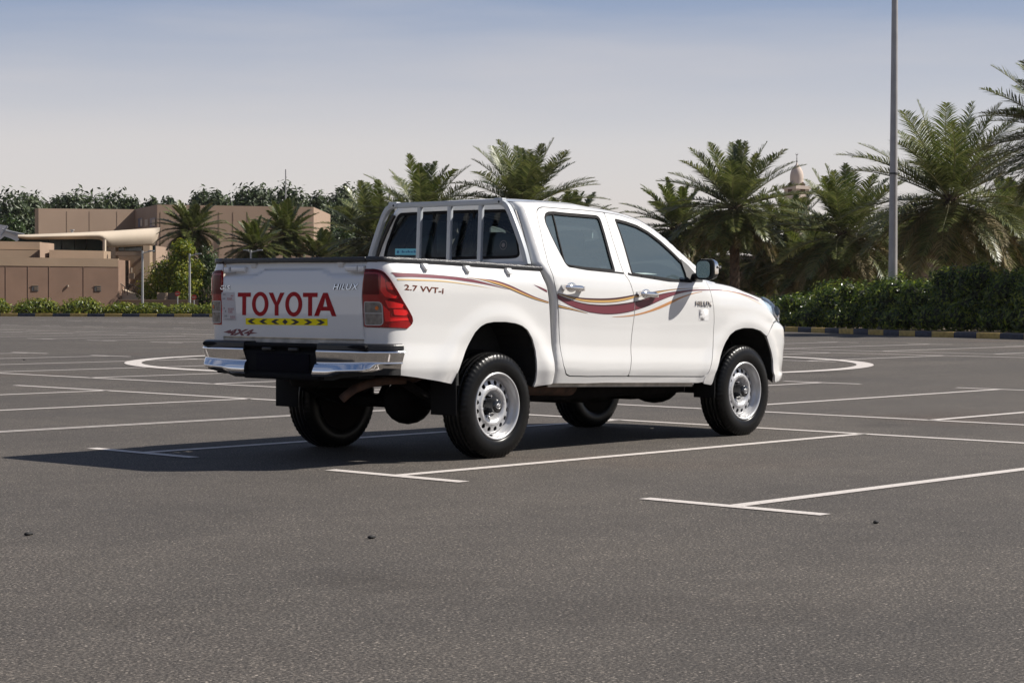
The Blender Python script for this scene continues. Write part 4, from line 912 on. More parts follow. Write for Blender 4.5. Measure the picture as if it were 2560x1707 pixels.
for x, sg in ((0, -1), (3.085, -1), (0, 1), (3.085, 1)):
    w = empty('wheel', (x, sg*(.770 if x == 0 else .766), HUBZ)); w.parent = truck
    if sg not in proto:
        wheel_parts(w, sg, 0); proto[sg] = w
    else:
        for chd in proto[sg].children:
            c = chd.copy(); COL.objects.link(c); c.parent = w
    w.rotation_euler = (0, R(23 if x else 0), 0) if False else (0, 0, 0)
# ------------------------------------------------------------------ ground, markings, kerbs
def asphalt():
    m, n, l = new_mat('asphalt'); b = n['Principled BSDF']; t = n.new('ShaderNodeTexCoord')
    def noise(sc, det, ro=.5):
        z = n.new('ShaderNodeTexNoise'); z.inputs['Scale'].default_value = sc; z.inputs['Detail'].default_value = det; z.inputs['Roughness'].default_value = ro; l.new(t.outputs['Object'], z.inputs['Vector']); return z
    def ramp(src, stops):
        r = n.new('ShaderNodeValToRGB'); e = r.color_ramp.elements; e[0].position, e[0].color = stops[0][0], (*stops[0][1], 1); e[1].position, e[1].color = stops[-1][0], (*stops[-1][1], 1)
        for p_, c in stops[1:-1]: q = e.new(p_); q.color = (*c, 1)
        l.new(src, r.inputs[0]); return r
    def mul(a, b_, f=1.0):
        x = n.new('ShaderNodeMixRGB'); x.blend_type = 'MULTIPLY'; x.inputs[0].default_value = f; l.new(a, x.inputs[1]); l.new(b_, x.inputs[2]); return x
    g = noise(85, 3.0, .75); big = noise(.35, 5); mid = noise(3.2, 4)
    vo = n.new('ShaderNodeTexVoronoi'); vo.inputs['Scale'].default_value = 120; l.new(t.outputs['Object'], vo.inputs['Vector'])
    base = ramp(g.outputs[0], [(.32, (.018,.0165,.015)), (.48, (.062,.0560,.0505)), (.60, (.114,.103,.093)), (.72, (.28,.26,.235))])
    sep = n.new('ShaderNodeSeparateColor'); l.new(vo.outputs['Color'], sep.inputs[0])
    peb = ramp(sep.outputs[0], [(0, (.72,.72,.72)), (.75, (1.05,1.03,1.0)), (.94, (1.4,1.36,1.3)), (1.0, (2.7,2.6,2.45))])
    c1 = mul(base.outputs[0], peb.outputs[0]); bg = ramp(big.outputs[0], [(.3, (.84,.84,.85)), (.7, (1.14,1.12,1.09))]); md = ramp(mid.outputs[0], [(.3, (.92,.92,.92)), (.7, (1.08,1.08,1.08))])
    c2 = mul(c1.outputs[0], bg.outputs[0]); c3 = mul(c2.outputs[0], md.outputs[0])
    st1 = noise(.55, 4, .6); stn = ramp(st1.outputs[0], [(.58, (1, 1, 1)), (.72, (.80, .79, .78))]); c4 = mul(c3.outputs[0], stn.outputs[0])
    mpg = n.new('ShaderNodeMapping'); mpg.inputs['Scale'].default_value = (.045, .5, 1); mpg.inputs['Rotation'].default_value = (0, 0, R(-86)); l.new(t.outputs['Object'], mpg.inputs[0])
    trk = n.new('ShaderNodeTexNoise'); trk.inputs['Scale'].default_value = 1.6; trk.inputs['Detail'].default_value = 3; l.new(mpg.outputs[0], trk.inputs['Vector'])
    tr2 = ramp(trk.outputs[0], [(.35, (.93, .93, .935)), (.65, (1.07, 1.065, 1.06))]); c5 = mul(c4.outputs[0], tr2.outputs[0])
    st2 = noise(.23, 3, .5); rdp = ramp(st2.outputs[0], [(.60, (1, 1, 1)), (.75, (1.06, .97, .92))]); c6 = mul(c5.outputs[0], rdp.outputs[0])
    l.new(c6.outputs[0], b.inputs['Base Color']); b.inputs['Roughness'].default_value = .85; b.inputs['Specular IOR Level'].default_value = .25
    bp_ = n.new('ShaderNodeBump'); bp_.inputs['Strength'].default_value = .55; bp_.inputs['Distance'].default_value = .006; l.new(g.outputs[0], bp_.inputs['Height']); l.new(bp_.outputs[0], b.inputs['Normal'])
    return m
def line_paint():
    m, n, l = new_mat('worn_line_paint'); b = n['Principled BSDF']; t = n.new('ShaderNodeTexCoord')
    a = n.new('ShaderNodeTexNoise'); a.inputs['Scale'].default_value = 60; a.inputs['Detail'].default_value = 6; a.inputs['Roughness'].default_value = .7; l.new(t.outputs['Object'], a.inputs['Vector'])
    r = n.new('ShaderNodeValToRGB'); e = r.color_ramp.elements; e[0].position = .34; e[0].color = (.10,.095,.09,1); e[1].position = .42; e[1].color = (.50,.455,.42,1); q = e.new(.8); q.color = (.60,.555,.51,1)
    l.new(a.outputs[0], r.inputs[0]); l.new(r.outputs[0], b.inputs['Base Color']); b.inputs['Roughness'].default_value = .7
    return m
KL = (np.array([50.6,76.7]), np.array([57.4,68.3])); KR = [np.array([44.5,25.24]), np.array([40.2,17.6]), np.array([39.0,14.2])]
ul = (KL[1]-KL[0])/np.linalg.norm(KL[1]-KL[0]); corner = np.array([62.4,62.1])
kleft = [KL[0]-ul*60, KL[0], KL[1], corner]
ur = (KR[2]-KR[1])/np.linalg.norm(KR[2]-KR[1])
kright = [corner, np.array([53.5,44.0]), KR[0], KR[1], KR[2], KR[2]+ur*15, KR[2]+ur*60]
line = kleft+kright[1:]
gnd = MB(); gnd.add([(-1500,-1500,-.04),(2500,-1500,-.04),(2500,2500,-.04),(-1500,2500,-.04)], [(0,1,2,3)])
tag(gnd.build('ground', P('sandy_soil', (.30,.25,.19), .95, noise=(.6,.3,8))), kind='structure')
cp = MB(); pts = [(*q, 0) for q in line]+[(10,-90,0),(-80,-90,0),(-80,150,0)]
cp.add(pts, [tuple(range(len(pts)))[::-1]]); tag(cp.build('car_park', asphalt()), kind='structure')
O2 = np.array([-1.48,-1.30]); TA = R(2.2); bdir = np.array([math.cos(TA), -math.sin(TA)]); rdir = np.array([math.sin(TA), math.cos(TA)])
LN = MB(); ZL = .004
def stroke(b0, r0, b1, r1, w=.10):
    a = O2+bdir*b0+rdir*r0; c = O2+bdir*b1+rdir*r1; d = (c-a)/np.linalg.norm(c-a); n_ = np.array([-d[1], d[0]])*w/2
    L_ = np.linalg.norm(c-a); k = max(1, int(L_/2))
    v = []; 
    for i in range(k+1):
        p_ = a+(c-a)*i/k; v += [(*(p_-n_), ZL), (*(p_+n_), ZL)]
    LN.add(v, [(2*i, 2*i+2, 2*i+3, 2*i+1) for i in range(k)])
def inside(p):     # on the asphalt side of the kerbs
    for a, b in zip(line[:-1], line[1:]):
        d = b-a; t = np.clip(np.dot(p-a, d)/np.dot(d, d), 0, 1); q = a+d*t
        if np.linalg.norm(p-q) < 2.0: return False
    return pip(np.array([p]), np.array([(x, y) for x, y, *_ in pts]))[0]
SP = 2.60
def row(bo, bc, r0, r1, closed=True, ph=0.0, spine=True):
    k0, k1 = int(math.ceil((r0-ph)/SP)), int(math.floor((r1-ph)/SP)); sg = 1 if bo < bc else -1
    for k in range(k0, k1+1):
        r = ph+k*SP
        if not inside(O2+bdir*bo+rdir*r): continue
        stroke(bo+sg*.05, r, bc, r); stroke(bo, r-.60, bo, r+.60)
    if spine:
        rr = np.arange(r0, r1, SP)
        ok = [q for q in rr if inside(O2+bdir*bc+rdir*q)]
        if ok: stroke(bc, min(ok)-SP/2, bc, max(ok)+SP)
row(0, 5.35, -8.5, 12, ph=0); 
row(13.35, 7.35, -8.5, 24.5, ph=.55)
row(20.6, 25.3, 10, 62, ph=.5)
row(33.3, 27.0, 10, 62, ph=.4)
row(41.5, 46.8, 44, 66, ph=.3, spine=False)
row(-16, -10.5, 15, 40, ph=0)
stroke(-.45, 5.15, 5.35, 5.15)
# big painted circle
cc = np.array([15.3,12.3]); v = []; nC = 160
for i in range(nC):
    t = 2*math.pi*i/nC
    for rr in (6.02, 6.30): v.append((cc[0]+rr*math.cos(t), cc[1]+rr*math.sin(t), ZL+.004))
LN.add(v, [(2*i, 2*i+1, (2*i+3) % (2*nC), (2*i+2) % (2*nC)) for i in range(nC)])
tag(LN.build('parking_lines', line_paint()), kind='structure')
# kerbs, painted blocks
kb = {0: MB(), 1: MB()}; cnt = 0
def kerb_run(ptsk, blk=.88):
    global cnt
    for a, b in zip(ptsk[:-1], ptsk[1:]):
        L_ = np.linalg.norm(b-a); n_ = max(1, int(round(L_/blk))); d = (b-a)/L_; ang = math.atan2(d[1], d[0]); nn = np.array([-d[1], d[0]])
        if np.dot(nn, a-np.array([0., 0.])) < 0: nn = -nn
        for i in range(n_):
            c = a+d*(i+.5)*L_/n_+nn*.075; kb[cnt % 2].box((c[0], c[1], .06), (L_/n_-.012, .15, .20), ang); cnt += 1
kerb_run(line)
kme = MB(); o0 = kb[0].build('kerb', P('kerb_yellow', (.42,.29,.085), .75, noise=(7,.25))); o1 = kb[1].build('kerb', P('kerb_dark_blue', (.030,.036,.055), .7, noise=(7,.3)))
for o in (o0, o1): bevel(o, .012, 2); tag(o, kind='structure')
bed_ = MB(); back = []
for q in line:
    d = q-np.array([15., 15.]); back.append(q+d/np.linalg.norm(d)*60)
v = []
for q, k in zip(line, back):
    d = (k-q)/np.linalg.norm(k-q); v += [(*(q+d*.14), .10), (*k, .10)]
bed_.add(v, [(2*i, 2*i+2, 2*i+3, 2*i+1) for i in range(len(line)-1)]); tag(bed_.build('planting_bed', P('planting_soil', (.20,.155,.11), .95, noise=(2.5,.4,8))), kind='structure')
# ------------------------------------------------------------------ plants
def base_at(px, D, z=.1):      # ground position under a photo column at depth D
    p = at(px, 740, D); return np.array([p[0], p[1], z])
def hz(py, D): return float(at(1280, py, D)[2])
L_PALM = leaf_mat('palm_leaf', [(.038,.054,.015), (.078,.102,.028), (.132,.152,.040), (.21,.21,.075)], .30, .36, .5)
L_PALMY = leaf_mat('palm_leaf_young', [(.06,.09,.016), (.10,.125,.022), (.13,.14,.03)], .35, .4, .4)
L_DRY = leaf_mat('dry_palm_leaf', [(.11,.088,.034), (.19,.15,.060), (.30,.235,.11)], .15, .7)
L_RACH = P('palm_leafstalk', (.22,.20,.085), .5, noise=(6,.3))
L_HEDGE = leaf_mat('hedge_leaf', [(.012,.028,.006), (.042,.080,.012), (.115,.175,.020), (.30,.34,.04)], .38, .28, .5)
L_TREE = leaf_mat('dark_tree_leaf', [(.020,.034,.013), (.036,.056,.020), (.056,.080,.028), (.075,.098,.036)], .2, .5)
L_YEL = leaf_mat('yellow_green_leaf', [(.06,.10,.012), (.13,.18,.015), (.24,.26,.02), (.32,.30,.03)], .4, .45)
L_MID = leaf_mat('mid_green_leaf', [(.018,.036,.010), (.035,.065,.015), (.06,.10,.02)], .25, .45)
L_BUSH = leaf_mat('bush_leaf', [(.040,.070,.008), (.10,.14,.012), (.18,.21,.020), (.27,.27,.03)], .35, .4)
BARK = P('palm_bark', (.085,.055,.036), .9, noise=(5,.5,8), bump=(14,.8)); BARK2 = P('tree_bark', (.10,.075,.055), .9, noise=(4,.4,8))
def frond(rn, L_, el, az, droop, nleaf, lw, mb, st, dry=False, yaw_twist=0):
    """a feather leaf: curved rib with narrow blades on both sides"""
    d0 = np.array([math.cos(el)*math.cos(az), math.cos(el)*math.sin(az), math.sin(el)]); side = np.array([-math.sin(az), math.cos(az), 0])
    K = 14; pts = []; p = d0*.12; d = d0.copy(); dn = np.array([0, 0, -1.0])
    for i in range(K+1):
        pts.append(p.copy()); d = d+dn*droop*(0.2+1.3*(i/K))/K+side*yaw_twist/K; d /= np.linalg.norm(d); p = p+d*L_/K
    pts = np.array(pts); rr = .022*L_/3
    st.tube(pts, [rr*(1-.85*i/K)+.002 for i in range(K+1)], 4, False)
    for i in range(nleaf):
        u = .13+.87*(i+rn.random()*.5)/nleaf; f = u*K; a = min(int(f), K-1); q = pts[a]+(pts[a+1]-pts[a])*(f-a); t = pts[a+1]-pts[a]; t /= np.linalg.norm(t)
        sd_ = np.cross(t, [0, 0, 1.0]); sd_ /= np.linalg.norm(sd_)+1e-9; up = np.cross(sd_, t)
        ll = L_*.23*(math.sin(math.pi*min(1, (u*.86+.13)))**.6)*(.8+.4*rn.random())
        for s in (-1, 1):
            fw = .55+.5*u+rn.uniform(-.12, .12); v = sd_*s*1.0+t*fw+up*(.34+rn.uniform(-.22, .25)); v /= np.linalg.norm(v)
            w = np.cross(v, up); w /= np.linalg.norm(w)+1e-9; w *= lw*(.8+.4*rn.random())
            mid = q+v*ll*.5; tip = q+v*ll+np.array([0, 0, -ll*.16*(1+dry)])
            mb.add([q-w*.35, q+w*.35, mid+w*.5, tip, mid-w*.5], [(0,1,2,4),(4,2,3)])
def make_palm(seed, L_=3.0, n=52, th=3.0, tr=.22, lw=.05, nleaf=52, skirt=14, up=1.0):
    rn = random.Random(seed); g, y, d, st, sd2 = MB(), MB(), MB(), MB(), MB()
    for i in range(n):
        u = (i+.5)/n; el = R(80-up*131*u**.78)+rn.uniform(-.14, .14); az = i*2.39996+rn.uniform(-.25, .25)
        l_ = L_*(.72+.33*math.sin(math.pi*min(1, u*1.05+.12)))*rn.uniform(.88, 1.1)
        frond(rn, l_, el, az, .34+.72*u+rn.uniform(-.15, .30), nleaf, lw, y if (u < .16 and rn.random() < .5) else g, st, yaw_twist=rn.uniform(-.35, .35))
    for i in range(skirt):
        frond(rn, L_*rn.uniform(.55, .9), R(rn.uniform(-42, -12)), i*2.39996+rn.random(), rn.uniform(1.0, 1.8), int(nleaf*.8), lw*.8, d, sd2, True)
    t = MB(); rows = []; H = th
    for i in range(34):
        z = -H+(H+.25)*i/33; rows.append([])
        for k in range(14):
            a = 2*math.pi*k/14; r = tr*(1.12-.12*(i/33))*(1+.16*(((i+k) % 2)-.5)+rn.uniform(-.06, .06))*(1.25 if i > 28 else 1)
            rows[-1].append((r*math.cos(a), r*math.sin(a), z))
    t.grid(rows, closed_v=True, smooth=False)
    for i in range(36):          # cut leaf bases under the crown
        a = i*2.39996; z = -.05-.75*(i/36); b = np.array([math.cos(a), math.sin(a), 0])*tr*.9+np.array([0, 0, z]); e = b+np.array([math.cos(a), math.sin(a), 1.3])*.20
        t.tube([b, e], [.05, .02], 5)
    return dict(crown=g, young=y, dry=d, stalk=st, dstalk=sd2, trunk=t)
def put_palm(spec, loc, label, group, cat='palm tree'):
    o = empty('date_palm', loc, 0, label, cat, group); h = spec['h']
    P_ = spec['parts']; first = 'mesh' not in spec
    if first: spec['mesh'] = []
    if first:
        for nm, key, mt in (('crown', 'crown', L_PALM), ('young_fronds', 'young', L_PALMY), ('dry_fronds', 'dry', L_DRY), ('leafstalks', 'stalk', L_RACH), ('dry_leafstalks', 'dstalk', L_DRY), ('trunk', 'trunk', BARK)):
            if P_[key].f:
                c = P_[key].build(nm, mt, o); c.location = (0, 0, h); spec['mesh'].append(c)
    else:
        for c0 in spec['mesh']:
            c = c0.copy(); COL.objects.link(c); c.parent = o; c.location = (0, 0, h)
    return o
def palm(seed, px, py_crown, D, L_, label, group, n=52, skirt=14, lw=None, rz=0.0, nleaf=52, up=1.0, tr=.2):
    n = int(n*1.32); L_ *= 1.06; nleaf = int(nleaf*1.15)
    z = hz(py_crown, D); b = base_at(px, D); h = z-b[2]
    spec = dict(parts=make_palm(seed, L_, n, h, tr, lw or .014+.00034*D, nleaf, skirt, up), h=h)
    o = put_palm(spec, tuple(b), label, group); o.rotation_euler = (0, 0, rz); return o
PG = 'date palms beyond the car park'
palm(1, 1055, 555, 104, 3.5, 'date palm behind the left end of the headboard rack', PG, n=54)
palm(2, 1308, 524, 101, 3.8, 'bushy date palm rising behind the middle of the cab roof', PG, n=60)
palm(3, 935, 600, 108, 3.2, 'dark shaded palm beside the left post of the rack', PG, n=46, skirt=22)
palm(13, 1425, 590, 108, 2.7, 'low palm half hidden by the front of the cab roof', PG, n=46)
palm(14, 1190, 620, 110, 3.0, 'low palm seen through the rear window of the cab', PG, n=46)
palm(4, 1690, 570, 96, 2.5, 'shorter palm at the left edge of the clump right of the cab', PG, n=46)
palm(5, 1836, 520, 90, 3.25, 'tall palm with a bare brown trunk behind the door mirror', PG, n=58, skirt=20)
palm(6, 2112, 585, 83, 3.3, 'palm on a short dark trunk just left of the tall lamp pole', PG, n=54, skirt=20)
palm(7, 2372, 500, 74, 4.1, 'large palm just right of the tall lamp pole', PG, n=62, skirt=26)
palm(8, 2690, 345, 60, 2.9, 'dark palm whose fronds enter at the right edge high up', PG, n=120, skirt=20, up=1.12)
palm(19, 1905, 650, 101, 2.7, 'low shaded palm right of the bare brown trunk', PG, n=46, skirt=22)
palm(20, 2035, 668, 95, 2.7, 'drooping palm low in the gap left of the short trunk', PG, n=46, skirt=22)
palm(9, 1975, 585, 98, 2.6, 'shaded palm below the minaret dome', PG, n=46, skirt=20)
palm(15, 2240, 650, 92, 2.6, 'low palm behind the tall lamp pole', PG, n=44, skirt=18)
palm(16, 2520, 600, 80, 2.8, 'leaning low palm at the right edge behind the hedge', PG, n=46, skirt=24)
palm(17, 1770, 640, 104, 2.6, 'low bushy palm between the mirror and the tall trunk', PG, n=40, skirt=16)
palm(10, 478, 582, 117, 2.0, 'palm with a round crown in front of the beige building', PG, n=54, skirt=14)
palm(11, 716, 588, 118, 2.1, 'pale palm in front of the right end of the beige building', PG, n=54, skirt=12)
palm(12, 636, 622, 110, 1.9, 'low palm left of the pale palm', PG, n=42)
palm(18, 800, 650, 116, 1.9, 'small palm above the middle of the tailgate', PG, n=40)
def leaf_cloud(mb, rn, blobs, n, size, shell=.55):
    """small leaf blades through the outer part of a set of ellipsoids"""
    tot = sum(b[3]*b[4]+b[4]*b[5]+b[3]*b[5] for b in blobs)
    for (x, y, z, a, b, c) in blobs:
        k = int(n*(a*b+b*c+a*c)/tot)
        for _ in range(k):
            while True:
                d = np.array([rn.gauss(0, 1), rn.gauss(0, 1), rn.gauss(0, 1)]); l_ = np.linalg.norm(d)
                if l_ > .1: break
            d /= l_; r = (shell+(1-shell)*rn.random()**.7)*(1+.10*rn.gauss(0, 1)); p = np.array([x+d[0]*a*r, y+d[1]*b*r, z+d[2]*c*r])
            if p[2] < .02: continue
            nrm = d*np.array([1/a, 1/b, 1/c]); nrm /= np.linalg.norm(nrm); nrm = nrm+np.array([rn.uniform(-.9, .9), rn.uniform(-.9, .9), rn.uniform(-.5, .9)]); nrm /= np.linalg.norm(nrm)
            t = np.cross(nrm, [rn.uniform(-1, 1), rn.uniform(-1, 1), rn.uniform(-1, 1)]); t /= np.linalg.norm(t)+1e-9; s = np.cross(nrm, t); e = size*(.6+.8*rn.random())
            mb.add([p-t*e, p+s*e*.42+nrm*e*.12, p+t*e, p-s*e*.42+nrm*e*.12], [(0, 1, 2, 3)])
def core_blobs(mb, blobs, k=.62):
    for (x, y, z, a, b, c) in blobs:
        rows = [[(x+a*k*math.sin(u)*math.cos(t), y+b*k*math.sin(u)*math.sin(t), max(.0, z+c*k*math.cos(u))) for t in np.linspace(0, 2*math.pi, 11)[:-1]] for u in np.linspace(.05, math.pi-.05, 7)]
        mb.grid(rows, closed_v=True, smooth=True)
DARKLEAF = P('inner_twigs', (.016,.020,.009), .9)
def shrub(name, loc, blobs, n, size, mat, label, cat, group, seed, flowers=0, fmat=None):
    rn = random.Random(seed); o = empty(name, loc, 0, label, cat, group)
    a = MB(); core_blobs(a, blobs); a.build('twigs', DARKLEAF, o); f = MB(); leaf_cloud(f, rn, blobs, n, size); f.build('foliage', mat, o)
    if flowers:
        w = MB()
        for _ in range(flowers):
            b = rn.choice(blobs); t = rn.uniform(0, 6.28); u = rn.uniform(.25, 1.5); d = np.array([math.sin(u)*math.cos(t), math.sin(u)*math.sin(t), math.cos(u)]); p = np.array(b[:3])+d*np.array(b[3:])*1.02
            if p[2] < .1: continue
            for k in range(5):
                q = 2*math.pi*k/5; e = np.array([math.cos(q), math.sin(q), .3])*.055; s = np.array([-math.sin(q), math.cos(q), 0])*.03; w.add([p, p+e*.6+s, p+e, p+e*.6-s], [(0, 1, 2, 3)])
        w.build('flowers', fmat, o)
    return o
FRED = P('red_flower', (.55,.02,.03), .5); FPNK = P('pink_flower', (.55,.10,.09), .5)
# low mounds along the far left kerb
bushes = [(-15, 40, 40), (92, 62, 39), (205, 56, 41), (302, 46, 29), (376, 52, 29), (460, 58, 27), (545, 60, 30)]
wher = ['cut by the left edge of the photo', 'second from left, before the first louvre vent', 'tall one left of the second vent', 'in front of the foot of the outdoor stairs', 'in front of the low planter wall', 'just left of the tailgate', 'hidden behind the left tail lamp']
for i, (px, wd, ht) in enumerate(bushes):
    D_ = 104; b = base_at(px, D_, .1); s = D_/FP; rn = random.Random(50+i); hw = wd*s*1.15; hh = ht*s*1.06
    bl = [(0, 0, hh*.38, hw*.80, hw*.7, hh*.62), (hw*.45, -.1, hh*.28, hw*.52, hw*.5, hh*.48), (-hw*.45, .1, hh*.26, hw*.52, hw*.5, hh*.45), (hw*.1, -.25, hh*.55, hw*.45, hw*.4, hh*.42)]
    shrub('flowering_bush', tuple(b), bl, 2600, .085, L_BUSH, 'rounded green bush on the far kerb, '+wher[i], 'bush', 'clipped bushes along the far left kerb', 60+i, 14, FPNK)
# hibiscus hedge behind the right kerb: each bush its own thing
hd = [(1680, 74, 748), (1765, 72, 746), (1850, 70, 744), (1930, 68.5, 742), (2010, 67, 728), (2085, 65.6, 708), (2160, 64, 700), (2235, 62.6, 694), (2310, 61.3, 690), (2385, 60, 676), (2460, 58.8, 668), (2535, 57.6, 664), (2610, 56.4, 662)]
hw_ = ['hidden behind the cab doors', 'hidden behind the front door', 'hidden behind the bonnet', 'just right of the headlight', 'second right of the headlight, low', 'left of the palm with the short dark trunk', 'in front of the short dark palm trunk', 'behind the foot of the lamp pole', 'behind the rock beside the pole', 'under the large palm', 'second from the right edge, tall', 'at the right edge, tall', 'cut by the right edge of the photo']
for i, (px, D_, pt) in enumerate(hd):
    b = base_at(px, D_+1.3, .1); h = hz(pt, D_+1.3); rn = random.Random(90+i); h *= (1, .95, 1.03, 1, .93, 1.05, .96, 1.06, .95, 1.0, 1.08, .95, 1.05)[i]; bl = [(0, 0, h*.45, .95, .9, h*.55)]
    for k in range(4): bl.append((-.45+rn.uniform(-.3,.3)-.35*k/4, -.6+k*.35, h*.20, .50, .5, h*.24))
    for k in range(7): 
        a = rn.uniform(0, 6.28); bl.append((math.cos(a)*.6, math.sin(a)*.5, h*rn.uniform(.35, .80), rn.uniform(.35, .55), rn.uniform(.35, .55), h*rn.uniform(.18, .28)))
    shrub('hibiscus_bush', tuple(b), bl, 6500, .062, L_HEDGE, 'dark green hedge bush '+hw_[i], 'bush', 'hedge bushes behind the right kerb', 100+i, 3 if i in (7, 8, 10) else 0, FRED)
def tree(name, px, D, top, wpx, mat, label, group, seed, n=3200, size=.26, base_py=None, nb=16, low=.25):
    b = base_at(px, D, .05); H = hz(top, D)-.05; w = wpx*D/FP/2; rn = random.Random(seed); o = empty(name, tuple(b), 0, label, 'tree', group); bl = []
    for k in range(nb):
        u = rn.random(); z = H*(low+(1-low-.12)*u); rad = w*(1-.75*max(0, (u-.35)/.65)**1.5)*.75; a = rn.uniform(0, 6.28); q = rad*math.sqrt(rn.random()); s = rn.uniform(.24, .40)*w+.12
        bl.append((q*math.cos(a), q*math.sin(a), z, s, s, s*rn.uniform(1.0, 1.6)))
    bl.append((0, 0, H*.88, w*.22, w*.22, H*.12))
    t = MB(); t.tube([(0, 0, 0), (.05, .03, H*.3), (0, 0, H*.8)], [.05*H**.8*.5+.05, .03*H**.8*.5+.04, .03], 8)
    for k in range(6):
        q = bl[k]; t.tube([(0, 0, H*.25+.03*k*H), (q[0]*.6, q[1]*.6, (H*.25+q[2])*.5+.2), (q[0], q[1], q[2])], [.06, .045, .02], 6)
    t.build('trunk', BARK2, o); f = MB(); leaf_cloud(f, rn, bl, n, size, .3); f.build('crown', mat, o); return o
TG = 'dark trees behind the beige building'
tl = [(20, 500, 120), (75, 488, 90), (130, 510, 90), (175, 482, 80), (225, 492, 90), (285, 486, 100), (330, 500, 70), (380, 492, 56), (424, 490, 48), (455, 512, 60), (500, 484, 80), (545, 474, 80), (618, 462, 90), (672, 472, 90), (730, 470, 100), (795, 474, 90), (860, 470, 80), (905, 500, 90), (820, 540, 120), (960, 520, 120)]
tw = ['at the left edge of the photo', 'second from the left edge, pointed', 'third from the left edge, low', 'above the left part of the beige roof', 'right of the pointed one above the roof', 'broad one above the middle of the left roof', 'low one where the left roof ends', 'small single one in the gap of the row', 'smallest single one right of the gap', 'low one left of the far palm crown', 'above the angled wall', 'right of the angled wall', 'tall pointed one left of the roof mast', 'above the roof mast', 'broad one right of the mast', 'above the right end of the roof', 'pointed one right of the building', 'beside the left palm of the cab', 'lower one right of the building end', 'lowest one behind the rack posts']
for i, (px, tp, w) in enumerate(tl):
    tree('dark_tree', px, 168+(i*37 % 11), tp, w*2.3, L_TREE, 'dark green dense tree, '+tw[i], TG, 200+i, 9000, .24, nb=44, low=.12)
tree('dark_tree', 850, 135, 560, 150, L_MID, 'mid green tree beside the right end of the beige building', TG, 240, 4200, .16, nb=22, low=.1)
tree('dark_tree', 40, 138, 545, 140, L_MID, 'mid green tree left of the beige building', TG, 241, 4200, .16, nb=22, low=.1)
tree('yellow_tree', 462, 112, 596, 100, L_YEL, 'yellow green tree behind the street lamp left of the tailgate', None, 250, 4600, .095, nb=18, low=.3)
tree('yellow_tree', 420, 112.3, 664, 185, L_YEL, 'low bright yellow green tree beside the far left lamp post', None, 251, 7000, .095, nb=26, low=.12)
tree('green_tree', 520, 113, 636, 150, L_MID, 'dark green tree just left of the left tail lamp', None, 252, 7500, .085, nb=30, low=.08)
tree('green_tree', 440, 115, 646, 170, L_MID, 'shaded green tree behind the low yellow green tree', None, 253, 7500, .085, nb=30, low=.05)
# ------------------------------------------------------------------ buildings and street furniture
STO = P('beige_render', (.20,.125,.087), .9, noise=(.9,.10,8)); STO2 = P('pale_render', (.30,.215,.145), .9, noise=(.7,.08,8)); STO3 = P('pink_beige_render', (.28,.20,.145), .9, noise=(.4,.08,8))
WHT = P('white_concrete', (.46,.385,.30), .8, noise=(.5,.06)); DGL = P('dark_blue_glazing', (.018,.040,.050), .12, spec=.8); MET = P('dark_metal', (.05,.05,.052), .5); GRY = P('grey_metal', (.40,.40,.40), .45, .3)
r2 = np.array([VR[0], VR[1], 0]); r2 /= np.linalg.norm(r2); f2 = np.array([VF[0], VF[1], 0]); f2 /= np.linalg.norm(f2)
def slab(mb, px0, px1, pyt0, pyb, D0, D1, depth, pyt1=None, ground_=False, proud=0.0):
    """a wall block whose front runs from (px0, depth D0) to (px1, depth D1)"""
    a, b = at(px0, 740, D0), at(px1, 740, D1); z1a, z1b = hz(pyt0, D0), hz(pyt1 if pyt1 else pyt0, D1 if pyt1 else D0)
    z0 = 0.0 if ground_ else hz(pyb, D0)
    a = a-f2*proud; b = b-f2*proud; A = lambda p, z: (p[0], p[1], z); bk = f2*depth
    v = [A(a, z0), A(b, z0), A(b+bk, z0), A(a+bk, z0), A(a, z1a), A(b, z1b), A(b+bk, z1b), A(a+bk, z1a)]
    mb.add(v, [(3,2,1,0),(4,5,6,7),(0,1,5,4),(1,2,6,5),(2,3,7,6),(3,0,4,7)]); return mb
low_b = empty('low_building', tuple(base_at(150, 110, 0)), 0, 'low beige building with two louvre vents at the left edge of the car park', 'building')
def keep(o, par):      # parent without moving
    o.parent = par; o.matrix_parent_inverse = Matrix.Translation(Vector(par.location)).inverted(); return o
def part(mb, name, mat, par): return keep(mb.build(name, mat), par)
zx = lambda x: x*640/2281
zy = lambda y: 420+y*640/2281
w = MB(); slab(w, -60, zx(1055), zy(815), 0, 106.5, 111, 5, ground_=True); part(w, 'wall', STO, low_b)
w = MB(); slab(w, -60, zx(1052), zy(806), zy(882), 106.47, 110.97, .3); part(w, 'parapet', STO2, low_b)
w = MB(); slab(w, -60, zx(355), zy(664), zy(735), 112.0, 114.0, 3); slab(w, -60, zx(372), zy(740), zy(812), 111.5, 113.6, 3); slab(w, zx(440), zx(925), zy(742), zy(822), 113.0, 115.2, 2); part(w, 'upper_wall', STO2, low_b)
w = MB(); slab(w, zx(357), zx(440), zy(676), zy(810), 112.2, 113.6, 1.2); part(w, 'stair_tower', STO3, low_b)
wD = lambda x: 1/(1/106.5+(1/111-1/106.5)*(zx(x)+60)/(zx(1055)+60))
for x0, x1 in ((285, 342), (844, 900)):
    w = MB(); slab(w, zx(x0), zx(x1), zy(1058), zy(1110), wD(x0), wD(x1), .2, proud=.04); fr = part(w, 'louvre_vent', MET, low_b)
    for k, y in enumerate((1056, 1076, 1092)): w = MB(); slab(w, zx(x0+(0 if k == 0 else 22)), zx(x1-1), zy(y), zy(y+(5 if k == 0 else 4)), wD(x0+(0 if k == 0 else 22)), wD(x1-1), .03, proud=.07); c = w.build('slat', STO2); c.parent = fr
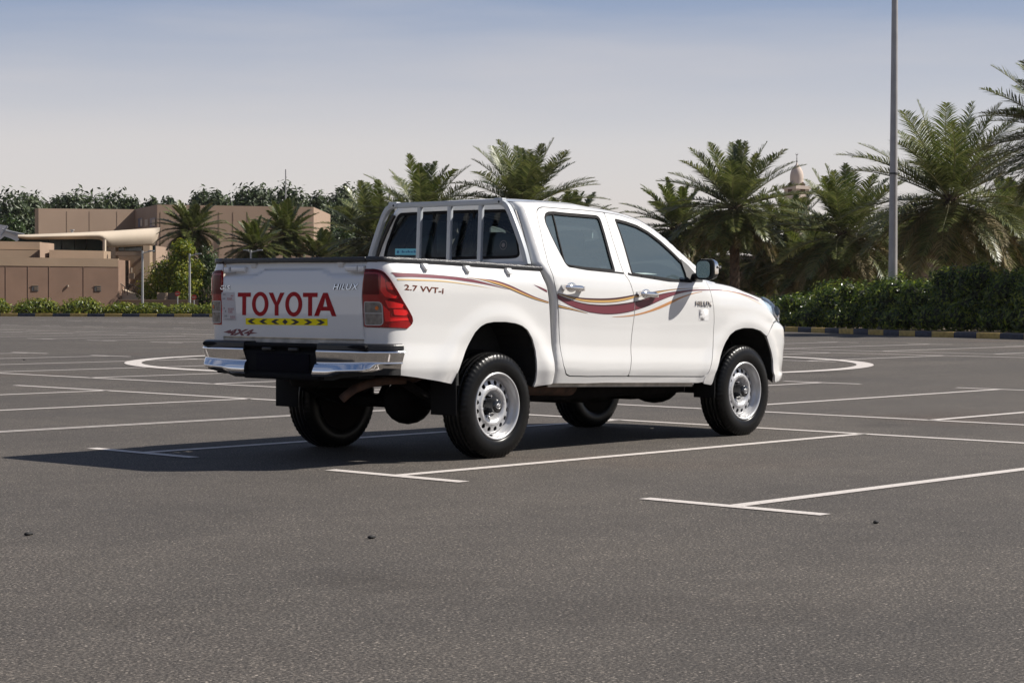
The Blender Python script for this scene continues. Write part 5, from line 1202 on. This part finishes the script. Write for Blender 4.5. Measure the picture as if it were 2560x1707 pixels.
w = MB(); slab(w, zx(598), zx(612), zy(1054), zy(1070), wD(605)-.05, wD(605)-.05, .1, proud=.06); part(w, 'wall_light', WHT, low_b)
JL = P('joint_line', (.178,.111,.078), .9)
for x in (52, 250, 438, 745): w = MB(); Dv = wD(x)-.02; slab(w, zx(x), zx(x)+.5, zy(885), zy(1230), Dv, Dv+.01, .02, proud=.006); part(w, 'wall_joint', JL, low_b)
# glazed pavilion with sweeping canopy
pav = empty('pavilion', tuple(base_at(200, 118, 0)), 0, 'glazed pavilion under a sweeping white canopy behind the low building', 'building')
w = MB(); slab(w, zx(170), zx(930), zy(630), 0, 118.6, 121, 6, ground_=True); part(w, 'glazing', DGL, pav)
w = MB()
for x in (440, 552, 668, 768): slab(w, zx(x), zx(x)+.8, zy(640), zy(742), 118.5+.00316*(x-170), 118.55+.00316*(x-170), .05)
part(w, 'mullion', MET, pav)
cxs = np.linspace(160, 1428, 48); top_ = np.interp(cxs, [160,700,1000,1428], [596,575,560,531]); bot_ = np.interp(cxs, [160,250,800,885,915,935,955,1000,1385,1400,1428], [626,640,634,637,656,688,708,708,691,640,533])
rows = []
for bk in (0, 1):
    for j in (range(9) if not bk else range(8, -1, -1)):
        row = []
        for x, t_, b_ in zip(cxs, top_, bot_):
            f_ = (x-160)/1268; u = j/8; D_ = 114.0+7.5*f_**1.4-1.0*math.sin(math.pi*min(1, u*1.0)*.5)*(1-u)*1.0+bk*5.0
            p = at(zx(x), zy(t_+(b_-t_)*u), D_); row.append(tuple(p))
        rows.append(row)
w = MB(); w.grid(rows, closed_u=True, smooth=True); part(w, 'canopy', WHT, pav)
w = MB(); slab(w, zx(916), zx(935), zy(650), 0, 116.4, 116.4, .4, ground_=True); part(w, 'canopy_post', WHT, pav)
w = MB(); slab(w, zx(1030), zx(1390), zy(700), 0, 121, 122, 4, ground_=True); part(w, 'side_wall', STO3, pav)
for q0, q1, q2, q3, q4 in ((1060,1110,705,750,120.9), (1115,1270,708,750,120.9), (1335,1385,698,760,121.5)):
    w = MB(); slab(w, zx(q0), zx(q1), zy(q2), zy(q3), q4, q4+.1, .1, proud=.1); part(w, 'window', DGL, pav)
st = empty('outdoor_stairs', tuple(base_at(335, 113, 0)), 0, 'pale outdoor stairs with railings between the low building and the yellow tree', 'stairs')
w = MB(); slab(w, zx(1030), zx(1262), zy(756), zy(790), 112.8, 113.2, 1.0); slab(w, zx(1055), zx(1262), zy(788), 0, 114.2, 114.6, .6, ground_=True); part(w, 'back_wall', STO2, st)
w = MB(); slab(w, zx(1276), zx(1334), zy(700), 0, 113.2, 113.4, .9, ground_=True); part(w, 'pillar', STO2, st)
w = MB()
for k in range(11): x = 1265-k*18.5; slab(w, zx(x-18.5), zx(x), zy(1165-(11-k)*0-k*0)-(10-k)*0-k*2.3, 0, 112.0, 112.0, 1.6, ground_=True)
part(w, 'steps', WHT, st)
w = MB(); A_ = lambda x, y, D: at(zx(x), zy(y), D)
for (xa, ya, xb, yb) in ((1062, 1020, 1135, 1075), (1150, 1030, 1262, 1085)):
    w.tube([A_(xa, ya, 111.6), A_(xb, yb, 111.6)], .03, 6)
    for q in range(4): x = xa+(xb-xa)*q/3; y = ya+(yb-ya)*q/3; w.tube([A_(x, y, 111.6), A_(x, y+60, 111.6)], .022, 6)
part(w, 'railing', P('brown_rail', (.12,.085,.06), .6), st)
w = MB(); slab(w, zx(1160), zx(1174), zy(898), zy(942), 114.1, 114.1, .1); slab(w, zx(1140), zx(1195), zy(950), zy(998), 114.15, 114.15, .05); part(w, 'wall_box', WHT, st)
lw_ = empty('planter_wall', tuple(base_at(395, 108, 0)), 0, 'low pale planter wall behind the kerb bushes left of the tailgate', 'wall')
w = MB(); slab(w, zx(1060), zx(1735), zy(1188), 0, 107.6, 108.2, 1.2, ground_=True); part(w, 'wall', STO3, lw_); w = MB(); slab(w, zx(1055), zx(1738), zy(1182), zy(1192), 107.5, 108.1, 1.35); part(w, 'coping', STO2, lw_)
w = MB(); slab(w, zx(1400), zx(1490), zy(1118), 0, 109.2, 109.6, .6, ground_=True); tag(w.build('gate_pier', STO2), 'square beige pier standing behind the low planter wall', 'pier')
w = MB(); slab(w, zx(1490), zx(1560), zy(1120), 0, 109.8, 110.0, .5, ground_=True); tag(w.build('gate_block', P('brown_block', (.16,.11,.08), .8)), 'dark brown block beside the square beige pier', 'block')
hall = empty('large_hall', tuple(base_at(450, 152, 0)), 0, 'large plain beige hall with flat roof behind the pavilion', 'building')
w = MB(); slab(w, zx(345), zx(1205), zy(374), 0, 149.5, 154.5, 12, ground_=True, pyt1=zy(380)); slab(w, zx(1400), 784, zy(337), 0, 147, 152.5, 14, ground_=True, pyt1=519.6); part(w, 'wall', STO3, hall)
w = MB(); a0, a1 = at(zx(1203), 740, 154.5), at(zx(1402), 740, 147.0); z0, z1 = hz(zy(380), 154.5), hz(zy(337), 147.0)
w.add([(*a0[:2], 0), (*a1[:2], 0), (*a1[:2], z1), (*a0[:2], z0)], [(0, 1, 2, 3)]); b0, b1 = a0+f2*8, a1+f2*8; w.add([(*a0[:2], z1-.02), (*a1[:2], z1-.02), (*b1[:2], z1-.02), (*b0[:2], z1-.02)], [(0, 1, 2, 3)]); part(w, 'angled_wall', STO3, hall)
w = MB(); slab(w, zx(312), zx(346), zy(376), 0, 150.8, 150, 8, ground_=True); part(w, 'end_wall', STO2, hall)
PN = P('blue_grey_pane', (.12,.14,.20), .3); dw = lambda x: 154.5-(x-1203)/199*7.5
for x0, x1 in ((1232, 1268), (1335, 1385)): w = MB(); slab(w, zx(x0), zx(x1), zy(460), zy(540), dw(x0)-.15, dw(x1)-.15, .1); part(w, 'window', PN, hall)
for x0, x1 in ((1250, 1270), (1355, 1382), (1290, 1318)): w = MB(); slab(w, zx(x0), zx(x1), zy(470), zy(528), dw(x0)-.3, dw(x1)-.3, .1); part(w, 'shutter', WHT, hall)
w = MB()
JD = P('joint_line_dark', (.245,.174,.127), .9)
for x in (598, 800, 1045, 1435, 1956, 2082, 2210):
    D_ = 1/(1/149.5+(1/154.5-1/149.5)*(x-345)/860)-.03 if x < 1300 else 1/(1/147+(1/152.5-1/147)*(zx(x)-zx(1400))/(784-zx(1400)))-.03; w = MB(); slab(w, zx(x), zx(x)+.6, zy(395), zy(800), D_, D_+.01, .02, proud=.006); part(w, 'wall_joint', JD, hall)
w = MB(); p = at(480+835*640/2281, 420+345*640/2281, 150); w.tube([p, p+np.array([0, 0, 2.8])], .05, 6); part(w, 'roof_mast', GRY, hall)
w = MB(); w.tube([at(zx(642), zy(575), 116), at(zx(642), zy(556), 116)], .07, 8); w.tube([at(zx(642), zy(556), 116), at(zx(642), zy(550), 116)], .14, 8); part(w, 'roof_vent', GRY, pav)
# white tensile canopy at the left edge
tn = empty('white_tent', tuple(base_at(10, 130, 0)), 0, 'white fabric tent roof at the left edge behind the low building', 'tent')
w = MB(); v = []
prof = [(-60,500),(0,505),(68,515),(60,545),(130,570),(215,590),(240,655),(170,640),(150,655),(100,630),(40,610),(0,640),(-60,640)]
for dd in (0, 3.0):
    for x, y in prof: v.append(tuple(at(zx(x), zy(y), 126+dd)))
n_ = len(prof); w.add(v, [tuple(range(n_))[::-1], tuple(range(n_, 2*n_))]+[(i, (i+1) % n_, n_+(i+1) % n_, n_+i) for i in range(n_)]); part(w, 'fabric', P('white_fabric', (.72,.69,.66), .8), tn)
w = MB()
for (a, b) in (((20, 545), (150, 600)), ((68, 520), (10, 600)), ((60, 560), (215, 592))): w.tube([at(zx(a[0]), zy(a[1]), 125.8), at(zx(b[0]), zy(b[1]), 125.8)], .06, 6)
w.tube([at(zx(150), zy(650), 126.5), (*at(zx(150), 740, 126.5)[:2], 0)], .08, 8); part(w, 'tent_pole', GRY, tn)
# lamp posts
def lamp_post(px, D, pyt, label, group=None, arms=((-28, 4), (28, 4)), r=.055):
    b = base_at(px, D, .1); o = empty('street_lamp', tuple(b), 0, label, 'street lamp', group); h = hz(pyt, D)-.1
    q = MB(); q.tube([(0, 0, 0), (0, 0, h)], [r*1.25, r], 10); q.tube([(0, 0, 0), (0, 0, .25)], r*1.9, 10); q.build('post', GRY, o)
    for ax, ay in arms:
        e = r2*ax*D/FP*1.0; q = MB(); q.tube([(0, 0, h-.12), tuple(e+np.array([0, 0, h-.02]))], .03, 6); q.box(tuple(e+np.array([0, 0, h])), (.30, .16, .06), math.atan2(r2[1], r2[0])); q.build('lamp_arm', GRY, o)
LG = 'slim street lamps beyond the left kerb'
lamp_post(zx(1270), 106, zy(748), 'slim grey street lamp in front of the outdoor stairs', LG, ((22, 0),))
lamp_post(zx(1690), 105.5, zy(772), 'slim grey street lamp left of the left tail lamp', LG, ((22, 0),))
lamp_post(480+525*640/2281, 108, 420+738*640/2281, 'slim grey street lamp whose two arms show above the tailgate', LG, ((-12, 0), (22, 0)))
pp = ground(2231, 829.5); o = empty('lamp_pole', tuple(pp), 0, 'tall grey lighting pole behind the right kerb reaching above the frame', 'lamp pole')
q = MB(); q.tube([(0, 0, .22), (0, 0, 3), (0, 0, 8), (0, 0, 14)], [.150, .138, .112, .085], 12); bv = q.build('pole', P('galvanised_pole', (.34,.33,.33), .5, .35, noise=(1.5,.15)), o)
q = MB(); q.box((0, 0, .11), (.62, .62, .22), YAW-.9); q.build('pole_plinth', P('dark_plinth', (.045,.045,.05), .8), o)
q = MB(); q.box((0, 0, .235), (.46, .46, .03), YAW-.9)
for a in range(4): t = a*math.pi/2+YAW-.9+.785; q.tube([(.27*math.cos(t), .27*math.sin(t), .22), (.27*math.cos(t), .27*math.sin(t), .31)], .022, 6)
q.build('base_plate', MET, o)
zc = hz(432, float(np.dot(pp-CC, VF))); q = MB(); q.tube([(0, 0, zc-.03), (0, 0, zc+.03)], .142, 12); q.build('pole_strap', MET, o)
q = MB(); q.tube([(0, 0, 13.9), tuple(r2*1.3+np.array([0, 0, 14.2]))], .05, 8); q.box(tuple(r2*1.5+np.array([0, 0, 14.2])), (.6, .25, .12), math.atan2(r2[1], r2[0])); q.build('lamp_head', GRY, o)
dv = base_at(2202, 63.2, .0); q = MB(); q.box((dv[0], dv[1], .20), (.14, .14, .40)); q.tube([(dv[0], dv[1], .40), (dv[0], dv[1], .47)], [.09, .04], 8); tag(q.build('bollard', MET), 'small dark bollard left of the pole plinth', 'bollard')
rb = ground(2268, 826); rb = rb+f2*.55; q = MB(); rn = random.Random(5); rows = []
for i in range(8):
    u = i/7*math.pi*.5; rows.append([(rb[0]+.62*math.cos(u)**.7*math.cos(t)*rn.uniform(.9, 1.08), rb[1]+.5*math.cos(u)**.7*math.sin(t)*rn.uniform(.9, 1.08), .05+.52*math.sin(u)*rn.uniform(.96, 1.04)) for t in np.linspace(0, 2*math.pi, 15)[:-1]])
q.grid(rows, closed_v=True, smooth=False); tag(q.build('rock', P('brown_rock', (.26,.17,.13), .9, noise=(3,.25,8), bump=(8,.6))), 'brown boulder just right of the foot of the tall pole', 'rock')
# no entry signs
def sign(px, py, D, label):
    c = at(px, py, D); b = np.array([c[0], c[1], .1]); o = empty('no_entry_sign', tuple(b), 0, label, 'sign', 'round no entry signs beyond the left kerb'); h = c[2]-.1; rad = 6.5*D/FP
    q = MB(); q.tube([(0, 0, 0), (0, 0, h)], .03, 8); q.build('post', GRY, o)
    ring = [tuple(-f2*.05+r2*rad*math.cos(t)+np.array([0, 0, h+rad*math.sin(t)])) for t in np.linspace(0, 2*math.pi, 25)[:-1]]; back_ = [tuple(np.array(p_)+f2*.02) for p_ in ring]
    q = MB(); q.add(ring+back_, [tuple(range(24))[::-1], tuple(range(24, 48))]+[(i, (i+1) % 24, 24+(i+1) % 24, 24+i) for i in range(24)]); d_ = q.build('disc', P('sign_red', (.50,.03,.02), .5), o)
    q = MB(); e = -f2*.058+np.array([0, 0, h]); q.add([tuple(e-r2*rad*.7-np.array([0,0,rad*.17])), tuple(e+r2*rad*.7-np.array([0,0,rad*.17])), tuple(e+r2*rad*.7+np.array([0,0,rad*.17])), tuple(e-r2*rad*.7+np.array([0,0,rad*.17]))], [(0,1,2,3)]); q.build('bar', WHT, o)
sign(zx(1582), zy(1120), 104.6, 'red round no entry sign left of the slim lamp beside the tail lamp'); sign(zx(1728), zy(1152), 104.6, 'lower red no entry sign between slim lamp and tail lamp')
# minaret, wall and house beyond the palms
mn = base_at(1990, 150, 0); o = empty('minaret', tuple(mn), 0, 'pale minaret top with onion dome and crescent above the palms', 'minaret'); s = 150/FP; Hc = lambda py: hz(py, 150)
MS = P('pale_stone', (.50,.42,.36), .85, noise=(.8,.08))
q = MB(); q.box((0, 0, Hc(470)/2), (44*s, 44*s, Hc(470)), YAW+.6); q.build('shaft', MS, o)
q = MB()
for k in range(4):
    t = YAW+.6+k*math.pi/2; d_ = np.array([math.cos(t), math.sin(t), 0]); e = np.array([-math.sin(t), math.cos(t), 0])
    for w_ in (-.0,): q.add([tuple(d_*22.3*s+e*x_*s+np.array([0, 0, Hc(y_)])) for x_, y_ in ((-8,480),(8,480),(8,463),(5,457),(0,454),(-5,457),(-8,463))], [tuple(range(7))])
q.build('arch_opening', P('arch_shade', (.10,.055,.045), .9), o)
q = MB(); prof = [(20,468),(18,462),(16.5,455),(16.8,446),(16.5,436),(14.5,427),(10.5,419),(6,413.5),(2.5,410),(1.2,405)]
q.grid([[(r*s*math.cos(t), r*s*math.sin(t), Hc(y)) for t in np.linspace(0, 2*math.pi, 25)[:-1]] for r, y in prof], closed_v=True); q.box((0, 0, Hc(468)), (50*s, 50*s, .25), YAW+.6); q.build('dome', MS, o)
q = MB(); q.tube([(0, 0, Hc(408)), (0, 0, Hc(386))], [1.1*s, .7*s], 8); ellipsoid(q, (0, 0, Hc(402)), (2.2*s, 2.2*s, 2*s)); ellipsoid(q, (0, 0, Hc(395)), (1.3*s, 1.3*s, 1.4*s)); cr_ = Hc(383.5)
q.tube([tuple(r2*2.6*s*math.cos(t)+np.array([0, 0, cr_+2.6*s*math.sin(t)])) for t in np.linspace(-4.2, 1.06, 15)], [.15*s+.75*s*math.sin(math.pi*i/14) for i in range(15)], 6); q.build('finial', P('dark_finial', (.06,.05,.045), .4), o)
fw_ = empty('boundary_wall', tuple(base_at(2000, 112, 0)), 0, 'long beige boundary wall seen between the palm trunks', 'wall')
w = MB(); slab(w, 1480, 2800, 642, 0, 116, 100, .12, ground_=True); part(w, 'wall', STO3, fw_)
hs_ = empty('house', tuple(base_at(2480, 128, 0)), 0, 'beige house with flat roof partly hidden by the palms at right', 'house')
w = MB(); slab(w, 2300, 2760, 535, 0, 128, 124, 10, ground_=True); part(w, 'wall', STO3, hs_); w = MB(); slab(w, 2290, 2770, 527, 540, 127.7, 123.7, 10.6); part(w, 'roof', STO2, hs_)
for x in (2350, 2440, 2530): w = MB(); slab(w, x, x+40, 580, 630, 127.5-(x-2300)/460*4, 127.5-(x-2260)/460*4, .1); part(w, 'window', DGL, hs_)
# small litter on the asphalt
rn = random.Random(12); q = MB()
for (px, py) in ((928, 1346), (60, 900), (1480, 1052), (2190, 1308), (70, 1338)):
    c = ground(px, py); ellipsoid(q, (c[0], c[1], .008), (.022, .014, .009), 7, 5); ellipsoid(q, (c[0]+.026, c[1]+.01, .005), (.010, .012, .006), 6, 5)
tag(q.build('litter', P('dark_litter', (.012,.012,.012), .8)), kind='stuff')
tag(bpy.data.objects['litter'], 'small dark crumbs scattered on the asphalt', 'litter')

# ------------------------------------------------------------------ dusty air
hz_ = MB(); hz_.box((50, 45, 14), (290, 290, 31.9)); ho = hz_.build('haze', M['blackm']); tag(ho, kind='stuff')
m, n, l = new_mat('dusty_air'); n.remove(n['Principled BSDF']); pv = n.new('ShaderNodeVolumePrincipled'); pv.inputs['Color'].default_value = (.93, .91, .88, 1); pv.inputs['Density'].default_value = .00008; pv.inputs['Anisotropy'].default_value = .2
l.new(pv.outputs[0], n['Material Output'].inputs['Volume']); ho.data.materials.clear(); ho.data.materials.append(m)
